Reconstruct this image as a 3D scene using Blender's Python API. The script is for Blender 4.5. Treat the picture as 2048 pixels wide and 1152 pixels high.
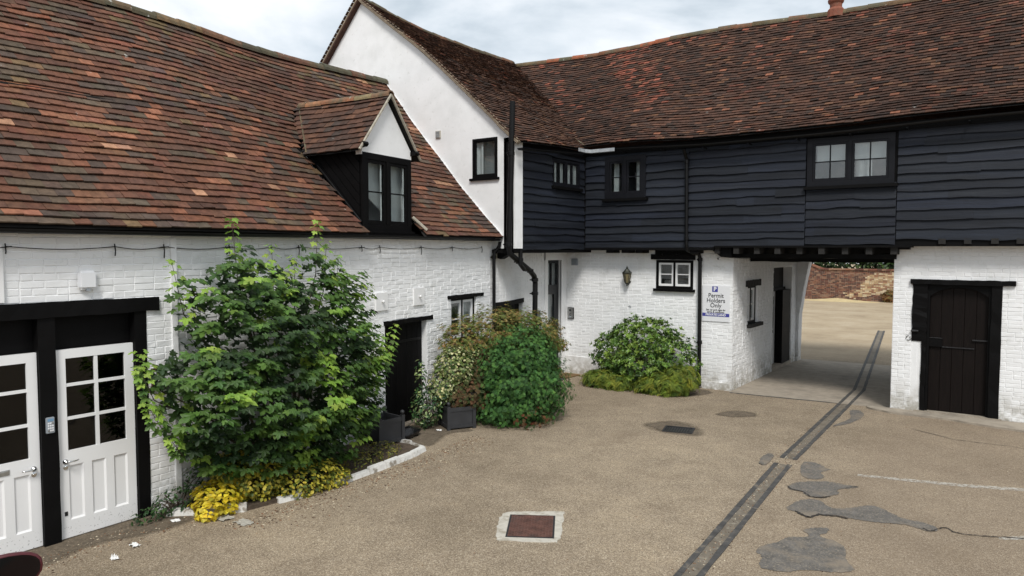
import bpy, bmesh, math, random
from mathutils import Vector, Matrix, noise
R = math.radians
scene = bpy.context.scene
for o in list(bpy.data.objects):
    bpy.data.objects.remove(o)
COL = scene.collection

# ------------------------------------------------------------------ camera
CAM_H = 3.08
cam_d = bpy.data.cameras.new('camera')
cam = bpy.data.objects.new('camera', cam_d)
COL.objects.link(cam)
cam_d.sensor_width = 36.0
cam_d.lens = 1447.0 / 2048.0 * 36.0
cam_d.clip_start = 0.05
cam_d.clip_end = 2000
CAM_PITCH, CAM_YAW = R(3.125), R(35.6916)
cam.location = (0, 0, CAM_H)
cam.rotation_euler = (math.pi / 2 - CAM_PITCH, 0, CAM_YAW)
scene.camera = cam

# ------------------------------------------------------------------ sky, sun, exposure
SUN_AZ, SUN_EL = R(143), R(50)      # azimuth clockwise from +Y
scene.view_settings.view_transform = 'Standard'
scene.view_settings.look = 'None'
scene.view_settings.gamma = 1
scene.view_settings.use_curve_mapping = False
scene.view_settings.exposure = 0.98
scene.render.engine = 'CYCLES'
scene.cycles.max_bounces = 8
scene.cycles.transparent_max_bounces = 12
world = bpy.data.worlds.new('World')
scene.world = world
world.use_nodes = True
nt = world.node_tree
nt.nodes.clear()
def wn(t, **k):
    n = nt.nodes.new(t)
    for a, v in k.items():
        setattr(n, a, v)
    return n
w_out = wn('ShaderNodeOutputWorld')
w_bg = wn('ShaderNodeBackground')
w_bg.inputs['Strength'].default_value = 0.1
w_sky = wn('ShaderNodeTexSky', sky_type='NISHITA', sun_disc=False, sun_elevation=SUN_EL, sun_rotation=SUN_AZ)
w_tc = wn('ShaderNodeTexCoord')
w_map = wn('ShaderNodeMapping')
w_map.inputs['Scale'].default_value = (1.0, 1.0, 2.2)
w_map.inputs['Location'].default_value = (0.35, 0.2, 0.1)
w_n1 = wn('ShaderNodeTexNoise')
w_n1.inputs['Scale'].default_value = 2.9
w_n1.inputs['Detail'].default_value = 9
w_n1.inputs['Roughness'].default_value = 0.52
w_n1.inputs['Distortion'].default_value = 0.25
w_ramp = wn('ShaderNodeValToRGB')
cr = w_ramp.color_ramp
cr.elements[0].position = 0.38
cr.elements[0].color = (2.15, 2.6, 2.95, 1)
cr.elements[1].position = 0.63
cr.elements[1].color = (5.7, 5.8, 5.9, 1)
e = cr.elements.new(0.50)
e.color = (3.95, 4.3, 4.6, 1)
w_mix = wn('ShaderNodeMixRGB')
w_mix.inputs[0].default_value = 0.93
L = nt.links.new
L(w_tc.outputs['Generated'], w_map.inputs['Vector'])
L(w_map.outputs['Vector'], w_n1.inputs['Vector'])
L(w_n1.outputs['Fac'], w_ramp.inputs['Fac'])
L(w_sky.outputs['Color'], w_mix.inputs[1])
L(w_ramp.outputs['Color'], w_mix.inputs[2])
L(w_mix.outputs['Color'], w_bg.inputs['Color'])
L(w_bg.outputs['Background'], w_out.inputs['Surface'])

sun_d = bpy.data.lights.new('sun', 'SUN')
sun_d.energy = 1.5
sun_d.angle = R(16)
sun_d.color = (1.0, 0.965, 0.91)
sun = bpy.data.objects.new('sun', sun_d)
COL.objects.link(sun)
sdir = Vector((math.sin(SUN_AZ) * math.cos(SUN_EL), math.cos(SUN_AZ) * math.cos(SUN_EL), math.sin(SUN_EL)))
sun.rotation_euler = sdir.to_track_quat('Z', 'Y').to_euler()
sun.location = (10, -10, 30)

# ------------------------------------------------------------------ helpers
UP = Vector((0, 0, 1))
FWD = Vector((-math.sin(CAM_YAW) * math.cos(CAM_PITCH), math.cos(CAM_YAW) * math.cos(CAM_PITCH), -math.sin(CAM_PITCH)))
RGT = Vector((math.cos(CAM_YAW), math.sin(CAM_YAW), 0))
UPV = RGT.cross(FWD)
CAMP = Vector((0, 0, CAM_H))

def shown_size(p):
    """rough apparent size of a piece at p (0 when out of the picture)"""
    d = p - CAMP
    z = d.dot(FWD)
    if z < 0.5:
        return 0
    x = d.dot(RGT) / z * 1447 / 1024
    y = d.dot(UPV) / z * 1447 / 576
    if abs(x) > 1.0 or abs(y) > 1.0:
        return 0
    return 1 / z

def lin(r, g, b):
    def f(c):
        c /= 255.0
        return c / 12.92 if c <= 0.04045 else ((c + 0.055) / 1.055) ** 2.4
    return (f(r), f(g), f(b))

class Frame:
    """a wall: u along it, n out of it, z up"""
    def __init__(s, o, d):
        s.o = Vector(o)
        s.u = Vector(d).normalized()
        s.n = Vector((s.u.y, -s.u.x, 0))
    def p(s, u, n, z):
        return s.o + s.u * u + s.n * n + UP * z

WORLD = Frame((0, 0, 0), (1, 0, 0))   # p(x, -y, z)

class MB:
    def __init__(s):
        s.v, s.f, s.c = [], [], []
        s.col = (1, 1, 1)
    def add(s, vs, fs, col=None):
        b = len(s.v)
        s.v.extend(vs)
        c = col or s.col
        for f in fs:
            s.f.append([i + b for i in f])
            s.c.append(c)
    def hexa(s, p, col=None):
        """p: 4 bottom then 4 top corners, same turn"""
        s.add(p, [(0, 1, 2, 3), (7, 6, 5, 4), (0, 4, 5, 1), (1, 5, 6, 2), (2, 6, 7, 3), (3, 7, 4, 0)], col)
    def box(s, F, u0, u1, n0, n1, z0, z1, col=None):
        s.hexa([F.p(u0, n0, z0), F.p(u1, n0, z0), F.p(u1, n1, z0), F.p(u0, n1, z0),
                F.p(u0, n0, z1), F.p(u1, n0, z1), F.p(u1, n1, z1), F.p(u0, n1, z1)], col)
    def cbox(s, F, u0, u1, n0, n1, z0, z1, c=0.01, col=None):
        """box whose front (n1) edges are chamfered"""
        a = [F.p(u0, n0, z0), F.p(u1, n0, z0), F.p(u1, n0, z1), F.p(u0, n0, z1)]
        m = [F.p(u0, n1 - c, z0), F.p(u1, n1 - c, z0), F.p(u1, n1 - c, z1), F.p(u0, n1 - c, z1)]
        f = [F.p(u0 + c, n1, z0 + c), F.p(u1 - c, n1, z0 + c), F.p(u1 - c, n1, z1 - c), F.p(u0 + c, n1, z1 - c)]
        fs = [(0, 1, 2, 3), (8, 11, 10, 9)]
        for i in range(4):
            j = (i + 1) % 4
            fs.append((i, i + 4, j + 4, j))
            fs.append((i + 4, i + 8, j + 8, j + 4))
        s.add(a + m + f, fs, col)
    def prism(s, poly, off, col=None):
        """planar polygon (list of points) pushed along off"""
        n = len(poly)
        off = Vector(off)
        vs = [Vector(p) for p in poly] + [Vector(p) + off for p in poly]
        fs = [list(range(n)), list(range(2 * n - 1, n - 1, -1))]
        for i in range(n):
            j = (i + 1) % n
            fs.append((i, i + n, j + n, j))
        s.add(vs, fs, col)
    def tube(s, path, r, seg=8, col=None, cap=True):
        path = [Vector(p) for p in path]
        rs = r if isinstance(r, (list, tuple)) else [r] * len(path)
        rings = []
        prev = None
        for i, p in enumerate(path):
            t = (path[min(i + 1, len(path) - 1)] - path[max(i - 1, 0)]).normalized()
            a = prev if prev is not None else (UP if abs(t.z) < 0.9 else Vector((1, 0, 0)))
            x = (a - t * a.dot(t)).normalized()
            prev = x
            y = t.cross(x)
            rings.append([p + (x * math.cos(k * 2 * math.pi / seg) + y * math.sin(k * 2 * math.pi / seg)) * rs[i] for k in range(seg)])
        vs = [v for rg in rings for v in rg]
        fs = []
        for i in range(len(rings) - 1):
            for k in range(seg):
                k2 = (k + 1) % seg
                fs.append((i * seg + k, i * seg + k2, (i + 1) * seg + k2, (i + 1) * seg + k))
        if cap:
            fs.append(list(range(seg))[::-1])
            fs.append([(len(rings) - 1) * seg + k for k in range(seg)])
        s.add(vs, fs, col)
    def lathe(s, o, prof, seg=16, axis=UP, col=None):
        """profile of (radius, height) turned about axis through o"""
        axis = Vector(axis).normalized()
        a = Vector((1, 0, 0)) if abs(axis.x) < 0.9 else Vector((0, 1, 0))
        x = (a - axis * a.dot(axis)).normalized()
        y = axis.cross(x)
        o = Vector(o)
        vs = []
        for r_, h in prof:
            for k in range(seg):
                an = 2 * math.pi * k / seg
                vs.append(o + axis * h + (x * math.cos(an) + y * math.sin(an)) * r_)
        fs = []
        for i in range(len(prof) - 1):
            for k in range(seg):
                k2 = (k + 1) % seg
                fs.append((i * seg + k, i * seg + k2, (i + 1) * seg + k2, (i + 1) * seg + k))
        fs.append(list(range(seg))[::-1])
        fs.append([(len(prof) - 1) * seg + k for k in range(seg)])
        s.add(vs, fs, col)
    def build(s, name, mat, parent=None, smooth=False, recalc=True, bevel=0):
        me = bpy.data.meshes.new(name)
        me.from_pydata([tuple(v) for v in s.v], [], s.f)
        at = me.color_attributes.new('Col', 'FLOAT_COLOR', 'CORNER')
        buf = []
        for f, c in zip(s.f, s.c):
            buf.extend((c[0], c[1], c[2], 1.0) * len(f))
        at.data.foreach_set('color', buf)
        if recalc or bevel:
            bm = bmesh.new()
            bm.from_mesh(me)
            bmesh.ops.recalc_face_normals(bm, faces=bm.faces)
            if bevel:
                bmesh.ops.bevel(bm, geom=bm.edges[:], offset=bevel, segments=2, affect='EDGES', clamp_overlap=True)
            bm.to_mesh(me)
            bm.free()
        if smooth:
            me.polygons.foreach_set('use_smooth', [True] * len(me.polygons))
        me.materials.append(mat)
        return link(name, me, parent)

def link(name, data, parent=None):
    o = bpy.data.objects.new(name, data)
    COL.objects.link(o)
    if parent is not None:
        o.parent = parent
        o.matrix_parent_inverse = PINV.get(parent.name, Matrix())
    return o
PINV = {}

def tag(o, label, cat, group=None, kind=None):
    o['label'] = label
    if cat:
        o['category'] = cat
    if group:
        o['group'] = group
    if kind:
        o['kind'] = kind
    return o

def thing(name, label, cat, loc=(0, 0, 0), group=None):
    o = bpy.data.objects.new(name, None)
    COL.objects.link(o)
    o.location = loc
    o.empty_display_size = 0.2
    PINV[o.name] = Matrix.Translation(-Vector(loc))
    return tag(o, label, cat, group)

def structure(o, label=None, cat=None):
    o['kind'] = 'structure'
    if label:
        o['label'] = label
    if cat:
        o['category'] = cat
    return o

# ------------------------------------------------------------------ materials
def new_mat(name):
    m = bpy.data.materials.new(name)
    m.use_nodes = True
    t = m.node_tree
    b = t.nodes['Principled BSDF']
    return m, t, b

def mat(name, col=(0.5, 0.5, 0.5), rough=0.7, var=0.15, scale=6.0, bump=0.2, bscale=40.0, bdist=0.01, attr=False,
        metal=0.0, spec=0.4, stretch=None, spots=None, dirt=None, coat=0.0, trans=None):
    m, t, b = new_mat(name)
    N, K = t.nodes.new, t.links.new
    tc = N('ShaderNodeTexCoord')
    mp = N('ShaderNodeMapping')
    K(tc.outputs['Object'], mp.inputs['Vector'])
    if stretch:
        mp.inputs['Scale'].default_value = stretch
    vec = mp.outputs['Vector']
    n1 = N('ShaderNodeTexNoise')
    n1.inputs['Scale'].default_value = scale
    n1.inputs['Detail'].default_value = 6
    n1.inputs['Roughness'].default_value = 0.6
    K(vec, n1.inputs['Vector'])
    mr = N('ShaderNodeMapRange')
    mr.inputs[1].default_value = 0.3
    mr.inputs[2].default_value = 0.7
    mr.inputs[3].default_value = 1 - var
    mr.inputs[4].default_value = 1 + var
    K(n1.outputs['Fac'], mr.inputs[0])
    mul = N('ShaderNodeVectorMath')
    mul.operation = 'SCALE'
    if attr:
        a = N('ShaderNodeAttribute')
        a.attribute_name = 'Col'
        K(a.outputs['Color'], mul.inputs[0])
    else:
        mul.inputs[0].default_value = col[:3]
    K(mr.outputs[0], mul.inputs['Scale'])
    cur = mul.outputs[0]
    def overlay(cur, c, lo, hi, sc, amount, z=None):
        n = N('ShaderNodeTexNoise')
        n.inputs['Scale'].default_value = sc
        n.inputs['Detail'].default_value = 8
        n.inputs['Roughness'].default_value = 0.65
        K(vec, n.inputs['Vector'])
        r_ = N('ShaderNodeMapRange')
        r_.inputs[1].default_value = lo
        r_.inputs[2].default_value = hi
        r_.inputs[3].default_value = 0
        r_.inputs[4].default_value = amount
        K(n.outputs['Fac'], r_.inputs[0])
        f = r_.outputs[0]
        if z:
            sp = N('ShaderNodeSeparateXYZ')
            K(tc.outputs['Object'], sp.inputs[0])
            zr = N('ShaderNodeMapRange')
            zr.inputs[1].default_value = z[0]
            zr.inputs[2].default_value = z[1]
            zr.inputs[3].default_value = 1
            zr.inputs[4].default_value = 0
            K(sp.outputs['Z'], zr.inputs[0])
            mm = N('ShaderNodeMath')
            mm.operation = 'MULTIPLY'
            K(f, mm.inputs[0])
            K(zr.outputs[0], mm.inputs[1])
            f = mm.outputs[0]
        mx = N('ShaderNodeMixRGB')
        K(f, mx.inputs[0])
        K(cur, mx.inputs[1])
        mx.inputs[2].default_value = (*c, 1)
        return mx.outputs[0]
    for sp_ in (spots or []):
        cur = overlay(cur, *sp_)
    if dirt:
        cur = overlay(cur, *dirt)
    K(cur, b.inputs['Base Color'])
    rr = N('ShaderNodeMapRange')
    rr.inputs[3].default_value = max(0.02, rough - 0.1)
    rr.inputs[4].default_value = min(1, rough + 0.1)
    K(n1.outputs['Fac'], rr.inputs[0])
    K(rr.outputs[0], b.inputs['Roughness'])
    b.inputs['Metallic'].default_value = metal
    b.inputs['Specular IOR Level'].default_value = spec
    b.inputs['Coat Weight'].default_value = coat
    if bump:
        n2 = N('ShaderNodeTexNoise')
        n2.inputs['Scale'].default_value = bscale
        n2.inputs['Detail'].default_value = 5
        K(vec, n2.inputs['Vector'])
        bp = N('ShaderNodeBump')
        bp.inputs['Strength'].default_value = bump
        bp.inputs['Distance'].default_value = bdist
        K(n2.outputs['Fac'], bp.inputs['Height'])
        K(bp.outputs['Normal'], b.inputs['Normal'])
    if trans:
        out = [n for n in t.nodes if n.type == 'OUTPUT_MATERIAL'][0]
        tr = N('ShaderNodeBsdfTranslucent')
        ms = N('ShaderNodeMixShader')
        ms.inputs[0].default_value = trans
        K(cur, tr.inputs['Color'])
        K(b.outputs[0], ms.inputs[1])
        K(tr.outputs[0], ms.inputs[2])
        K(ms.outputs[0], out.inputs['Surface'])
    return m

M = {}
M['brick_white'] = mat('white_painted_brick', (0.815, 0.82, 0.825), 0.75, 0.04, 3.0, 0.4, 55, 0.004,
                       spots=[((0.55, 0.55, 0.53), 0.50, 0.75, 1.6, 0.32), ((0.42, 0.43, 0.38), 0.60, 0.70, 5.5, 0.35)],
                       dirt=((0.27, 0.245, 0.19), 0.36, 0.58, 6.0, 0.9, (0.0, 0.62)))
M['render_white'] = mat('white_render', (0.83, 0.835, 0.84), 0.85, 0.03, 2.0, 0.25, 40, 0.004,
                        spots=[((0.60, 0.61, 0.60), 0.46, 0.72, 1.4, 0.5), ((0.50, 0.50, 0.47), 0.60, 0.70, 9, 0.4)])
M['white_paint'] = mat('white_gloss_paint', (0.80, 0.80, 0.80), 0.38, 0.02, 3.0, 0.05, 30, 0.002)
M['door_paint'] = mat('white_door_paint', (0.80, 0.80, 0.80), 0.38, 0.02, 3.0, 0.05, 30, 0.002,
                      dirt=((0.10, 0.09, 0.08), 0.60, 0.63, 42.0, 0.9, (0.02, 0.24)))
M['black_paint'] = mat('black_timber_paint', (0.0032, 0.0030, 0.0032), 0.6, 0.25, 5.0, 0.3, 30, 0.004, spec=0.12)
M['black_pipe'] = mat('black_pipe_paint', (0.005, 0.005, 0.0055), 0.42, 0.2, 8.0, 0.1, 50, 0.002, spec=0.25)
M['board'] = mat('weatherboard_stain', (0.0185, 0.0195, 0.0245), 0.62, 0.4, 3.5, 0.6, 18, 0.006, attr=True, spec=0.3,
                 stretch=(0.35, 0.35, 6.0), spots=[((0.026, 0.030, 0.039), 0.48, 0.72, 1.6, 0.6), ((0.006, 0.006, 0.007), 0.55, 0.7, 4.0, 0.6)])
M['door_wood'] = mat('dark_oak_planks', (0.006, 0.0038, 0.0032), 0.6, 0.35, 4.0, 0.5, 12, 0.005, stretch=(8, 8, 0.6), spec=0.15)
M['frame_navy'] = mat('navy_black_frame_paint', (0.0068, 0.0072, 0.0098), 0.5, 0.2, 6, 0.2, 30, 0.003, spec=0.2)
M['grey_wood'] = mat('weathered_grey_timber', (0.026, 0.025, 0.024), 0.8, 0.3, 5.0, 0.5, 20, 0.006, spec=0.2)
M['tile'] = mat('clay_tile', rough=0.85, var=0.32, scale=14.0, bump=0.5, bscale=60, bdist=0.004, attr=True, spec=0.25,
                spots=[((0.42, 0.42, 0.39), 0.685, 0.72, 4.5, 0.7), ((0.055, 0.045, 0.035), 0.55, 0.75, 2.2, 0.45)])
M['ridge'] = mat('ridge_clay', rough=0.9, var=0.3, scale=8.0, bump=0.6, bscale=30, bdist=0.01, attr=True, spec=0.2,
                 spots=[((0.10, 0.10, 0.07), 0.45, 0.6, 3.0, 0.8), ((0.5, 0.5, 0.46), 0.64, 0.68, 9, 0.7)])
M['mortar'] = mat('lime_mortar', (0.36, 0.33, 0.27), 0.95, 0.3, 12.0, 0.8, 40, 0.01)
M['underlay'] = mat('roof_battens', (0.012, 0.011, 0.010), 0.95, 0.2, 5, 0)
M['dark_room'] = mat('room_plaster', (0.22, 0.21, 0.20), 0.9, 0.1, 2, 0)
M['curtain'] = mat('curtain_cloth', (0.72, 0.73, 0.73), 0.9, 0.05, 4, 0.1, 60, 0.003, trans=0.3)
M['lead'] = mat('new_lead_flashing', (0.52, 0.54, 0.56), 0.45, 0.2, 6, 0.2, 20, 0.004, metal=0.5)
M['chrome'] = mat('chrome', (0.62, 0.62, 0.62), 0.2, 0.05, 10, 0, metal=1.0)
M['steel'] = mat('brushed_steel', (0.42, 0.42, 0.41), 0.35, 0.1, 20, 0.1, 80, 0.002, metal=0.9)
M['dark_steel'] = mat('dark_cast_iron', (0.03, 0.03, 0.032), 0.55, 0.4, 30, 0.4, 60, 0.003, metal=0.3)
M['rust_plate'] = mat('rusty_chequer_plate', (0.115, 0.055, 0.042), 0.7, 0.35, 12, 0.4, 80, 0.003, metal=0.2,
                      spots=[((0.06, 0.045, 0.04), 0.5, 0.7, 5, 0.7)])
M['concrete'] = mat('concrete', (0.31, 0.268, 0.215), 0.9, 0.2, 5, 0.5, 60, 0.004,
                    spots=[((0.10, 0.09, 0.08), 0.52, 0.75, 1.3, 0.6)])
M['kerb_white'] = mat('flaking_white_kerb_paint', (0.62, 0.61, 0.58), 0.85, 0.1, 8, 0.7, 25, 0.01,
                      spots=[((0.22, 0.19, 0.15), 0.52, 0.6, 6, 0.9)])
M['soil'] = mat('bed_soil', (0.085, 0.062, 0.043), 0.95, 0.4, 14, 1.0, 30, 0.03)
M['planter'] = mat('grey_planter_paint', (0.030, 0.031, 0.034), 0.55, 0.2, 6, 0.2, 30, 0.003)
M['plastic_white'] = mat('white_plastic', (0.72, 0.73, 0.75), 0.35, 0.02, 4, 0)
M['plastic_grey'] = mat('grey_plastic', (0.30, 0.33, 0.36), 0.4, 0.05, 4, 0)
M['plastic_black'] = mat('black_plastic', (0.012, 0.012, 0.013), 0.35, 0.1, 6, 0)
M['bag'] = mat('black_bin_bag', (0.008, 0.008, 0.009), 0.25, 0.1, 6, 0.6, 14, 0.02)
M['paper'] = mat('litter_paper', (0.76, 0.76, 0.75), 0.8, 0.05, 20, 0.2, 30, 0.01)
M['card'] = mat('grey_litter_card', (0.40, 0.38, 0.33), 0.8, 0.1, 20, 0.2, 30, 0.01)
M['coir'] = mat('coir_mat', (0.19, 0.115, 0.05), 0.98, 0.3, 60, 1.0, 200, 0.01)
M['sign_white'] = mat('sign_white', (0.74, 0.75, 0.77), 0.4, 0.015, 3, 0)
M['sign_text'] = mat('sign_text', (0.025, 0.026, 0.03), 0.5, 0.02, 3, 0)
M['sign_blue'] = mat('sign_blue', (0.058, 0.062, 0.30), 0.45, 0.03, 3, 0)
M['bark'] = mat('bark', (0.07, 0.055, 0.04), 0.9, 0.3, 20, 0.8, 60, 0.006)
M['leaf'] = mat('leaf', rough=0.5, var=0.18, scale=18, bump=0, attr=True, spec=0.35, trans=0.28)
M['leaf_gloss'] = mat('glossy_leaf', rough=0.35, var=0.18, scale=18, bump=0, attr=True, spec=0.5, trans=0.15)
M['needle'] = mat('conifer_spray', rough=0.65, var=0.25, scale=10, bump=0, attr=True, spec=0.2, trans=0.2)
M['brick_red'] = mat('old_red_brick', rough=0.9, var=0.25, scale=9, bump=0.5, bscale=40, bdist=0.006, attr=True, spec=0.2)
M['lime_joint'] = mat('old_lime_joint', (0.30, 0.26, 0.20), 0.95, 0.3, 3, 0)
M['patch'] = mat('tar_patch', (0.118, 0.108, 0.097), 0.9, 0.3, 9, 0.7, 110, 0.006,
                 spots=[((0.27, 0.23, 0.175), 0.52, 0.66, 40, 0.85), ((0.225, 0.185, 0.14), 0.50, 0.64, 2.6, 0.8)])
M['stain'] = mat('dark_gravel', (0.12, 0.094, 0.066), 0.9, 0.25, 9, 0.7, 110, 0.006,
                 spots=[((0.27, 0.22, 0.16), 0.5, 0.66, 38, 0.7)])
M['rail'] = mat('tarred_channel_edge', (0.066, 0.063, 0.060), 0.8, 0.4, 7, 0.6, 60, 0.006,
                spots=[((0.20, 0.165, 0.12), 0.56, 0.68, 7, 0.7)])
M['infill'] = mat('channel_fill', (0.155, 0.132, 0.102), 0.92, 0.25, 6, 0.7, 110, 0.006,
                spots=[((0.36, 0.33, 0.26), 0.56, 0.66, 14, 0.7), ((0.12, 0.095, 0.07), 0.52, 0.66, 4, 0.7)])
M['car_red'] = mat('red_car_paint', (0.07, 0.005, 0.009), 0.35, 0.03, 3, 0, coat=0.25)
M['rubber'] = mat('tyre_rubber', (0.02, 0.02, 0.02), 0.85, 0.1, 8, 0.2, 60, 0.003)
M['frame_brown'] = mat('mahogany_frame', (0.055, 0.016, 0.012), 0.4, 0.15, 10, 0)
M['terracotta'] = mat('terracotta_pot', (0.22, 0.075, 0.045), 0.85, 0.25, 8, 0.4, 30, 0.006,
                      spots=[((0.16, 0.10, 0.07), 0.5, 0.66, 6, 0.8)])
M['lamp_metal'] = mat('verdigris_lantern_metal', (0.035, 0.038, 0.030), 0.5, 0.3, 20, 0.2, 60, 0.002, metal=0.5)
M['lamp_glass'] = mat('amber_lantern_glass', (0.16, 0.135, 0.075), 0.25, 0.2, 20, 0)
M['sand'] = mat('pale_sand', (0.50, 0.40, 0.22), 0.95, 0.15, 6, 0.5, 40, 0.01)

def glass_mat(name, tint=(0.9, 0.93, 0.93), base=0.07):
    m, t, b = new_mat(name)
    t.nodes.remove(b)
    out = [n for n in t.nodes if n.type == 'OUTPUT_MATERIAL'][0]
    N, K = t.nodes.new, t.links.new
    tr = N('ShaderNodeBsdfTransparent')
    tr.inputs[0].default_value = (*tint, 1)
    gl = N('ShaderNodeBsdfGlossy')
    gl.inputs['Roughness'].default_value = 0.02
    lw_ = N('ShaderNodeLayerWeight')
    lw_.inputs['Blend'].default_value = 0.5
    pw = N('ShaderNodeMath')
    pw.operation = 'POWER'
    pw.inputs[1].default_value = 4.0
    K(lw_.outputs['Facing'], pw.inputs[0])
    ad = N('ShaderNodeMath')
    ad.operation = 'MULTIPLY_ADD'
    ad.inputs[1].default_value = 0.9 - base
    ad.inputs[2].default_value = 0.04 + base
    K(pw.outputs[0], ad.inputs[0])
    tcx = N('ShaderNodeTexCoord')
    nz = N('ShaderNodeTexNoise')
    nz.inputs['Scale'].default_value = 2.5
    K(tcx.outputs['Object'], nz.inputs['Vector'])
    bp = N('ShaderNodeBump')
    bp.inputs['Strength'].default_value = 0.25
    bp.inputs['Distance'].default_value = 0.02
    K(nz.outputs['Fac'], bp.inputs['Height'])
    K(bp.outputs[0], gl.inputs['Normal'])
    mx = N('ShaderNodeMixShader')
    K(ad.outputs[0], mx.inputs[0])
    K(tr.outputs[0], mx.inputs[1])
    K(gl.outputs[0], mx.inputs[2])
    K(mx.outputs[0], out.inputs['Surface'])
    return m
M['glass'] = glass_mat('window_glass', base=0.02)
M['glass_sky'] = glass_mat('old_reflective_glass', base=0.06)
M['glass_dark'] = glass_mat('tinted_door_glass', (0.35, 0.35, 0.34), 0.0)
M['mirror'] = mat('mirror_glass', (0.12, 0.125, 0.135), 0.03, 0.0, 3, 0, metal=1.0)

def ground_mat():
    m, t, b = new_mat('bound_gravel')
    N, K = t.nodes.new, t.links.new
    tc = N('ShaderNodeTexCoord')
    v = tc.outputs['Object']
    def nz(sc, det=6, ro=0.6):
        n = N('ShaderNodeTexNoise')
        n.inputs['Scale'].default_value = sc
        n.inputs['Detail'].default_value = det
        n.inputs['Roughness'].default_value = ro
        K(v, n.inputs['Vector'])
        return n.outputs['Fac']
    def ramp(f, stops):
        r_ = N('ShaderNodeValToRGB')
        els = r_.color_ramp.elements
        els[0].position, els[0].color = stops[0][0], (*stops[0][1], 1)
        els[1].position, els[1].color = stops[-1][0], (*stops[-1][1], 1)
        for p, c in stops[1:-1]:
            x = els.new(p)
            x.color = (*c, 1)
        K(f, r_.inputs['Fac'])
        return r_.outputs[0]
    def mix(f, a, c, typ='MIX'):
        x = N('ShaderNodeMixRGB')
        x.blend_type = typ
        if isinstance(f, float):
            x.inputs[0].default_value = f
        else:
            K(f, x.inputs[0])
        K(a, x.inputs[1])
        if isinstance(c, tuple):
            x.inputs[2].default_value = (*c, 1)
        else:
            K(c, x.inputs[2])
        return x.outputs[0]
    vo = N('ShaderNodeTexVoronoi')
    vo.inputs['Scale'].default_value = 105
    K(v, vo.inputs['Vector'])
    sepc = N('ShaderNodeSeparateXYZ')
    K(vo.outputs['Color'], sepc.inputs[0])
    stones = ramp(sepc.outputs[0], [(0.0, (0.155, 0.125, 0.095)), (0.3, (0.217, 0.177, 0.131)), (0.6, (0.275, 0.228, 0.169)), (0.85, (0.335, 0.283, 0.215)), (1.0, (0.45, 0.40, 0.325))])
    big = ramp(nz(0.35, 8), [(0.28, (0.74, 0.72, 0.69)), (0.5, (1.02, 1.01, 1.0)), (0.72, (1.22, 1.21, 1.18))])
    c = mix(1.0, stones, big, 'MULTIPLY')
    mid = ramp(nz(2.2, 8, 0.7), [(0.3, (0.78, 0.76, 0.74)), (0.55, (1.03, 1.02, 1.0)), (0.8, (1.15, 1.12, 1.05))])
    c = mix(0.8, c, mid, 'MULTIPLY')
    # worn, bare browner areas
    mr = N('ShaderNodeMapRange')
    mr.inputs[1].default_value = 0.56
    mr.inputs[2].default_value = 0.72
    mr.inputs[4].default_value = 0.55
    K(nz(0.8, 10, 0.7), mr.inputs[0])
    c = mix(mr.outputs[0], c, (0.165, 0.125, 0.088))
    # position: the right side of the yard is older and browner, the yard beyond the arch is sandy
    sp = N('ShaderNodeSeparateXYZ')
    K(v, sp.inputs[0])
    xr = N('ShaderNodeMapRange')
    xr.inputs[1].default_value = -2.9
    xr.inputs[2].default_value = -1.6
    xr.inputs[4].default_value = 0.45
    K(sp.outputs['X'], xr.inputs[0])
    c = mix(xr.outputs[0], c, mix(0.75, stones, (0.205, 0.155, 0.112)))
    yr = N('ShaderNodeMapRange')
    yr.inputs[1].default_value = 20.0
    yr.inputs[2].default_value = 27.0
    yr.inputs[4].default_value = 0.8
    K(sp.outputs['Y'], yr.inputs[0])
    sandy = ramp(nz(0.6, 10, 0.7), [(0.3, (0.27, 0.21, 0.14)), (0.5, (0.40, 0.325, 0.225)), (0.7, (0.47, 0.40, 0.30))])
    c = mix(yr.outputs[0], c, sandy)
    c = mix(1.0, c, (1.035, 1.015, 0.985), 'MULTIPLY')
    K(c, b.inputs['Base Color'])
    b.inputs['Roughness'].default_value = 0.9
    b.inputs['Specular IOR Level'].default_value = 0.25
    bp = N('ShaderNodeBump')
    bp.inputs['Strength'].default_value = 0.55
    bp.inputs['Distance'].default_value = 0.008
    K(vo.outputs['Distance'], bp.inputs['Height'])
    K(bp.outputs[0], b.inputs['Normal'])
    return m
M['ground'] = ground_mat()

def emit(pieces, name, material, parent, rest, cap=300, smooth=False):
    """pieces: (verts, faces, colour). The largest in the picture become objects of their own, the rest one mesh."""
    ranked = sorted(range(len(pieces)), key=lambda i: -shown_size(sum((Vector(v) for v in pieces[i][0]), Vector()) / len(pieces[i][0])))
    single = set(ranked[:cap])
    mb = MB()
    for i, (v, f, c) in enumerate(pieces):
        if i in single:
            m1 = MB()
            m1.add(v, f, c)
            m1.build(name, material, parent, recalc=False, smooth=smooth)
        else:
            mb.add(v, f, c)
    if mb.v:
        o = mb.build(rest, material, parent, recalc=False, smooth=smooth)
        o['kind'] = 'stuff'

def nz3(x, y, z=0.0):
    return noise.noise(Vector((x, y, z)))

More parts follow.
